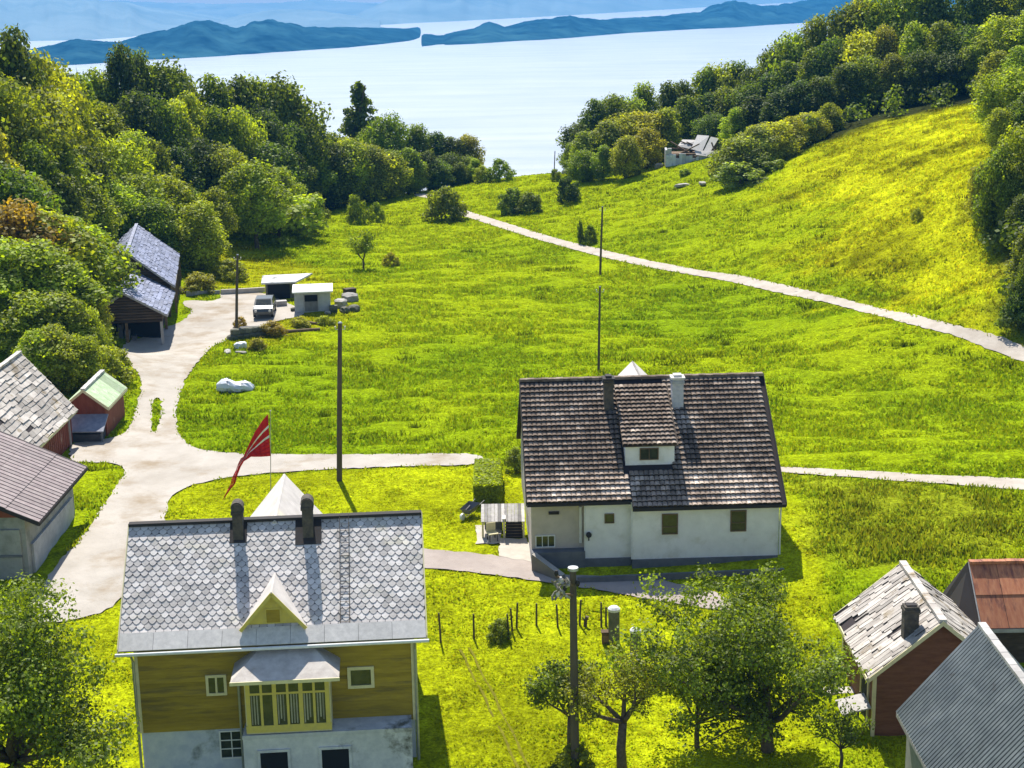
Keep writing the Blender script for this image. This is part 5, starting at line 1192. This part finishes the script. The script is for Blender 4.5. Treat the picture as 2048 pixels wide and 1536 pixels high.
# flag pole with pennant
def flag():
    f = P(541, 1012, 1.9); rt = ray(541, 822); t = f.y/rt.y; tp = Vector((rt.x*t, f.y, CAMH+rt.z*t)); d = tp-f
    r = empty('flagpole', f, 0, 'slender flagpole flying a long red pennant with white stripes', 'flagpole')
    m = MB(); m.tube([(0,0,-.3), tuple(d)], [.024, .015], 8); m.build('shaft', M['greywood'], r)
    m = MB(); m.tube([tuple(d), tuple(d+Vector((0,0,.05)))], [.05, .02], 8); m.build('finial', M['lead'], r)
    # pennant outline in the plane of the pole: (u, v) hoist / lower edges read as fractions
    W_ = lambda u, v, y_: Vector(((ray(u, v)*(f.y/ray(u, v).y)).x-f.x, y_, CAMH+(ray(u, v)*(f.y/ray(u, v).y)).z-f.z))
    A_ = [(536,828),(524,842),(511,862),(502,880),(495,896),(488,912),(482,916),(477,926),(473,938),(467,950),(462,966),(458,975),(447,997)]
    B_ = [(541,912),(533,912),(524,912),(514,912),(503,912),(496,917),(488,922),(482,932),(477,945),(474,955),(472,964),(464,974),(447,998)]
    n = len(A_); bands = [(0,.26,'flagred'),(.26,.32,'flagwhite'),(.32,.50,'flagred'),(.50,.56,'flagwhite'),(.56,1,'flagred')]
    for k, (a, b, mt) in enumerate(bands):
        m = MB(); K = 4
        for i in range(n-1):
            if k and mt == 'flagwhite' and i > 5: continue
            for j in range(K):
                q = []
                for (ii, tt) in ((i, a+(b-a)*j/K), (i+1, a+(b-a)*j/K), (i+1, a+(b-a)*(j+1)/K), (i, a+(b-a)*(j+1)/K)):
                    pa, pb = W_(*A_[ii], 0), W_(*B_[ii], 0); w_ = pa.lerp(pb, tt); w_.y = -.12*sin(tt*7+ii*.5)*min(1, ii/2+.1)*(1-ii/n)-.02*ii; q.append(w_)
                m.poly(q, rnd.uniform(.97, 1.03))
        if m.f:
            o = m.build('pennant', M[mt], r); o.data.polygons.foreach_set('use_smooth', [True]*len(o.data.polygons))
            o.modifiers.new('thickness', 'SOLIDIFY').thickness = .01
            if mt == 'flagwhite': o['label'] = 'white stripe of the pennant'
flag()

# garden posts
GP = 'wooden garden posts between the houses'
for i, (u, v0, v1) in enumerate([(882,1226,1284),(948,1228,1277),(1018,1228,1278),(1025,1217,1264),(1033,1206,1256),(1073,1207,1251),(1116,1209,1255),(1159,1200,1250),(1203,1205,1254),(1212,1214,1252)]):
    f = G(u, v1); rt = ray(u-1, v0); t = f.y/rt.y; h = CAMH+rt.z*t-f.z; m = MB(); lx = rnd.uniform(-.04, .04)
    m.tube([(0,0,-.3),(lx,0,h*.5),(lx*2,0,h)], [.05,.045,.04], 7, rnd.uniform(.8, 1.2)); o = m.build('garden_post', M['polewood']); o.location = f
    tag(o, 'thin dark garden post, %s from the left on the lawn' % ORD[i], 'post', GP)
def capped(u, v0, v1, rad, lab):
    f = G(u, v1); rt = ray(u, v0); t = f.y/rt.y; h = CAMH+rt.z*t-f.z; r = empty('capped_post', f, 0, lab, 'post', 'thick posts with white caps')
    m = MB(); m.tube([(0,0,-.3),(0,0,h*.5),(0,0,h-.12)], [rad*1.05,rad,rad], 12); m.build('shaft', M['darkstone'], r)
    m = MB(); m.tube([(0,0,h-.14),(0,0,h-.04),(0,0,h+.04),(0,0,h+.07)], [rad*1.12,rad*1.12,rad*.75,rad*.2], 12); m.build('cap', M['whitepaint'], r)
capped(1228, 1215, 1288, .24, 'tall thick mossy post with white cap on the lawn'); capped(1271, 1258, 1318, .22, 'shorter thick post with white cap behind the fruit tree')
f = G(1213, 1286); m = MB(); m.box(-.2,.2,-.15,.15,-.1,.5); m.box(-.23,.23,-.18,.18,.503,.56,.6); m.box(-.14,.14,-.165,-.153,.12,.4,1.6); o = m.build('wooden_crate', M['brownwood']); o.location = f; tag(o, 'small dark crate leaning by the tall white-capped post', 'crate')
f = G(1170, 1252); m = MB(); m.tube([(0,0,-.1),(.03,0,.25),(.1,0,.45)], [.09,.07,.09], 8); m.tube([(.02,0,.2),(-.12,0,.42)], [.045,.03], 6); o = m.build('stump', M['bark']); o.location = f; tag(o, 'small forked stump among the garden posts', 'stump')

# porch, hedge and garden things left of the white house
def porch():
    A_ = P(962, 1044, 2.7); B_ = P(1050, 1046, 2.7); C_ = P(962, 1008, 3.15); gz = H(B_.x, B_.y); r = empty('wood_store', (A_.x, A_.y, gz), 0, 'low wood store with weathered grey board roof beside the white house', 'wood store')
    zf, zb_, wd, dp = 2.7-gz, 3.15-gz, B_.x-A_.x, C_.y-A_.y; m = MB(); n = 13
    for i in range(n):
        a = wd*i/n; b_ = wd*(i+1)/n-.012; k = rnd.uniform(-.03, .03); slab(m, (a, k, zf), (b_, k, zf), (b_, dp, zb_), (a, dp, zb_), .04, rnd.uniform(.45, 1.45))
    m.box(wd*.48, wd*.56, -.06, dp, zf+.12, zf+.16, 1.7)
    m.build('roof', M['greywood'], r)
    for x in (.03, wd*.5, wd-.12):
        m = MB(); m.box(x, x+.1, .03, .13, -.2, zf-.05); m.build('post', M['cream'], r)
    m = MB(); m.box(wd*.56, wd-.14, .12, dp-.2, -.2, zf-.06); m.build('dark_panel', M['fascia'], r)
    m = MB(); m.box(.15, wd*.48, dp-.3, dp-.22, -.2, zf-.06); m.build('back_wall', M['plinth'], r)
    m = MB()
    for i in range(5): m.box(wd*.54, wd*.95, .04, .09, .1+.16*i, .15+.16*i)
    m.build('rail', M['polewood'], r)
    f = G(985, 1082); r = empty('garden_chair', f, radians(20), 'small pale yellow garden chair on the paved square', 'chair')
    m = MB(); m.box(-.24,.24,-.24,.24,.4,.45); m.build('seat', M['cream'], r); m = MB(); m.box(-.24,.24,.2,.24,.46,.9); m.build('backrest', M['cream'], r)
    for x in (-.22,.18):
        for y in (-.22,.16): m = MB(); m.box(x,x+.04,y,y+.04,0,.4); m.build('leg', M['fascia'], r)
    f = G(940, 1032); r = empty('wheelbarrow', f, radians(-30), 'tipped dark wheelbarrow with white front beside the porch', 'wheelbarrow')
    m = MB(); m.raw([(-.3,-.5,.5),(.3,-.5,.5),(.35,.5,.62),(-.35,.5,.62),(-.15,-.3,.2),(.15,-.3,.2),(.18,.3,.25),(-.18,.3,.25)], [(4,5,6,7),(0,4,7,3),(1,2,6,5),(0,1,5,4),(3,7,6,2)]); m.build('tray', M['plinth'], r)
    m = MB(); m.tube([(-.05,-.75,.18),(.05,-.75,.18)], [.18,.18], 12); m.build('wheel', M['whiteplastic'], r)
    m = MB(); m.tube([(-.2,-.7,.18),(-.22,.3,.4),(-.28,1.0,.6)], [.02]*3, 6); m.tube([(.2,-.7,.18),(.22,.3,.4),(.28,1.0,.6)], [.02]*3, 6); m.build('handle', M['greywood'], r)
porch()
def hedge():
    A_ = P(948, 976, 3.0); W_, L_, h_ = 1.35, 4.6, 1.05; gz = H(A_.x+.7, A_.y+2)
    R = np.random.RandomState(4); n = 26000; V = R.rand(n, 3)*[W_, L_, h_+.15]; side = R.randint(0, 4, n)
    V[side == 0, 1] = R.normal(size=(side == 0).sum())*.04; V[side == 1, 0] = W_+R.normal(size=(side == 1).sum())*.04; V[side >= 2, 2] = h_+.1+R.normal(size=(side >= 2).sum())*.05
    nr = R.normal(size=(n, 3))*.5; nr[side == 0, 1] -= 1; nr[side == 1, 0] += 1; nr[side >= 2, 2] += 1; nr /= np.linalg.norm(nr, axis=1)[:, None]
    a = np.cross(nr, R.normal(size=(n, 3))); a /= np.linalg.norm(a, axis=1)[:, None]; b = np.cross(nr, a); s_ = (.05+.05*R.rand(n))[:, None]
    Q = np.stack([V-a*s_, V-b*s_, V+a*s_, V+b*s_], 1).reshape(-1, 3)
    r = empty('hedge', (A_.x, A_.y, gz-.1), 0, 'clipped yellow green hedge with a dark shaded end left of the white house', 'hedge')
    o = fastmesh('foliage', Q, np.arange(n*4).reshape(n, 4), M['leaf'], 4, tint=.6+.8*R.rand(n), parent=r); o.color = (.27,.33,.012,1)
    m = MB(); m.box(.06, W_-.06, .06, L_-.06, -.2, h_+.05); c = m.build('inner_twigs', M['bark'], r)
hedge()
# low parapet beside the cellar steps
A_, B_ = G(1068, 1140), G(1126, 1162); d_ = (B_-A_).normalized(); sd = Vector((d_.y, -d_.x, 0)).normalized()*.16
m = MB(); vs = [q+sg*sd+Vector((0, 0, h_)) for sg in (-1, 1) for q, h_ in ((A_, -.3), (B_, -.3), (B_, .3), (A_, .85))]
m.raw(vs, [(0,1,2,3),(7,6,5,4),(0,4,5,1),(1,5,6,2),(3,7,4,0)], .35); m.raw([vs[3], vs[2], vs[6], vs[7]], [(0,1,2,3)], .8)  # tint paints the sides as shaded and the top as sunlit
tag(m.build('parapet', M['slab']), 'low grey sloping parapet at the left front corner of the white house', 'wall')
# dark wall strip under the white house front
m = MB(); A_, B_ = G(1128, 1150), G(1560, 1140)
m.beam(Vector((2.9, 69.1, 1.45)), Vector((12.6, 69.4, 1.6)), .14, .4); tag(m.build('kerb_wall', M['plinth']), 'low dark kerb running along the front of the white house', 'wall')
# shed corner boards and a shed gate, lower right
m = MB(); A_ = G(1715, 1440)
m.tube([tuple(A_), tuple(A_+Vector((.05,0,1.2)))], [.05,.04], 7); tag(m.build('gate_post', M['polewood']), 'dark gate post in front of the slate-roofed shed door', 'post')
f = G(1690, 1385); m = MB(); m.box(-.9,.6,-.3,.3,-.15,.12); o = m.build('stone_step', M['slab']); o.location = f; tag(o, 'flat reddish stone step beside the slate-roofed shed', 'step')

for i, (a, b) in enumerate((((920,1300),(1050,1560)), ((938,1296),(1072,1560)))):
    A_, B_ = G(*a), P(b[0], b[1], 0); k = [A_.lerp(B_, j/12) for j in range(13)]
    pl = [(q.x-.05+.04*sin(j*1.7), q.y) for j, q in enumerate(k)]+[(q.x+.05+.04*sin(j*1.7), q.y) for j, q in reversed(list(enumerate(k)))]
    sheet('wheel_track', pl, M['ruts'], ['left narrow worn track in the front lawn', 'right narrow worn track in the front lawn'][i], .03, grid=.5, jit=.02)
tufts()
print('objects', len(bpy.data.objects))
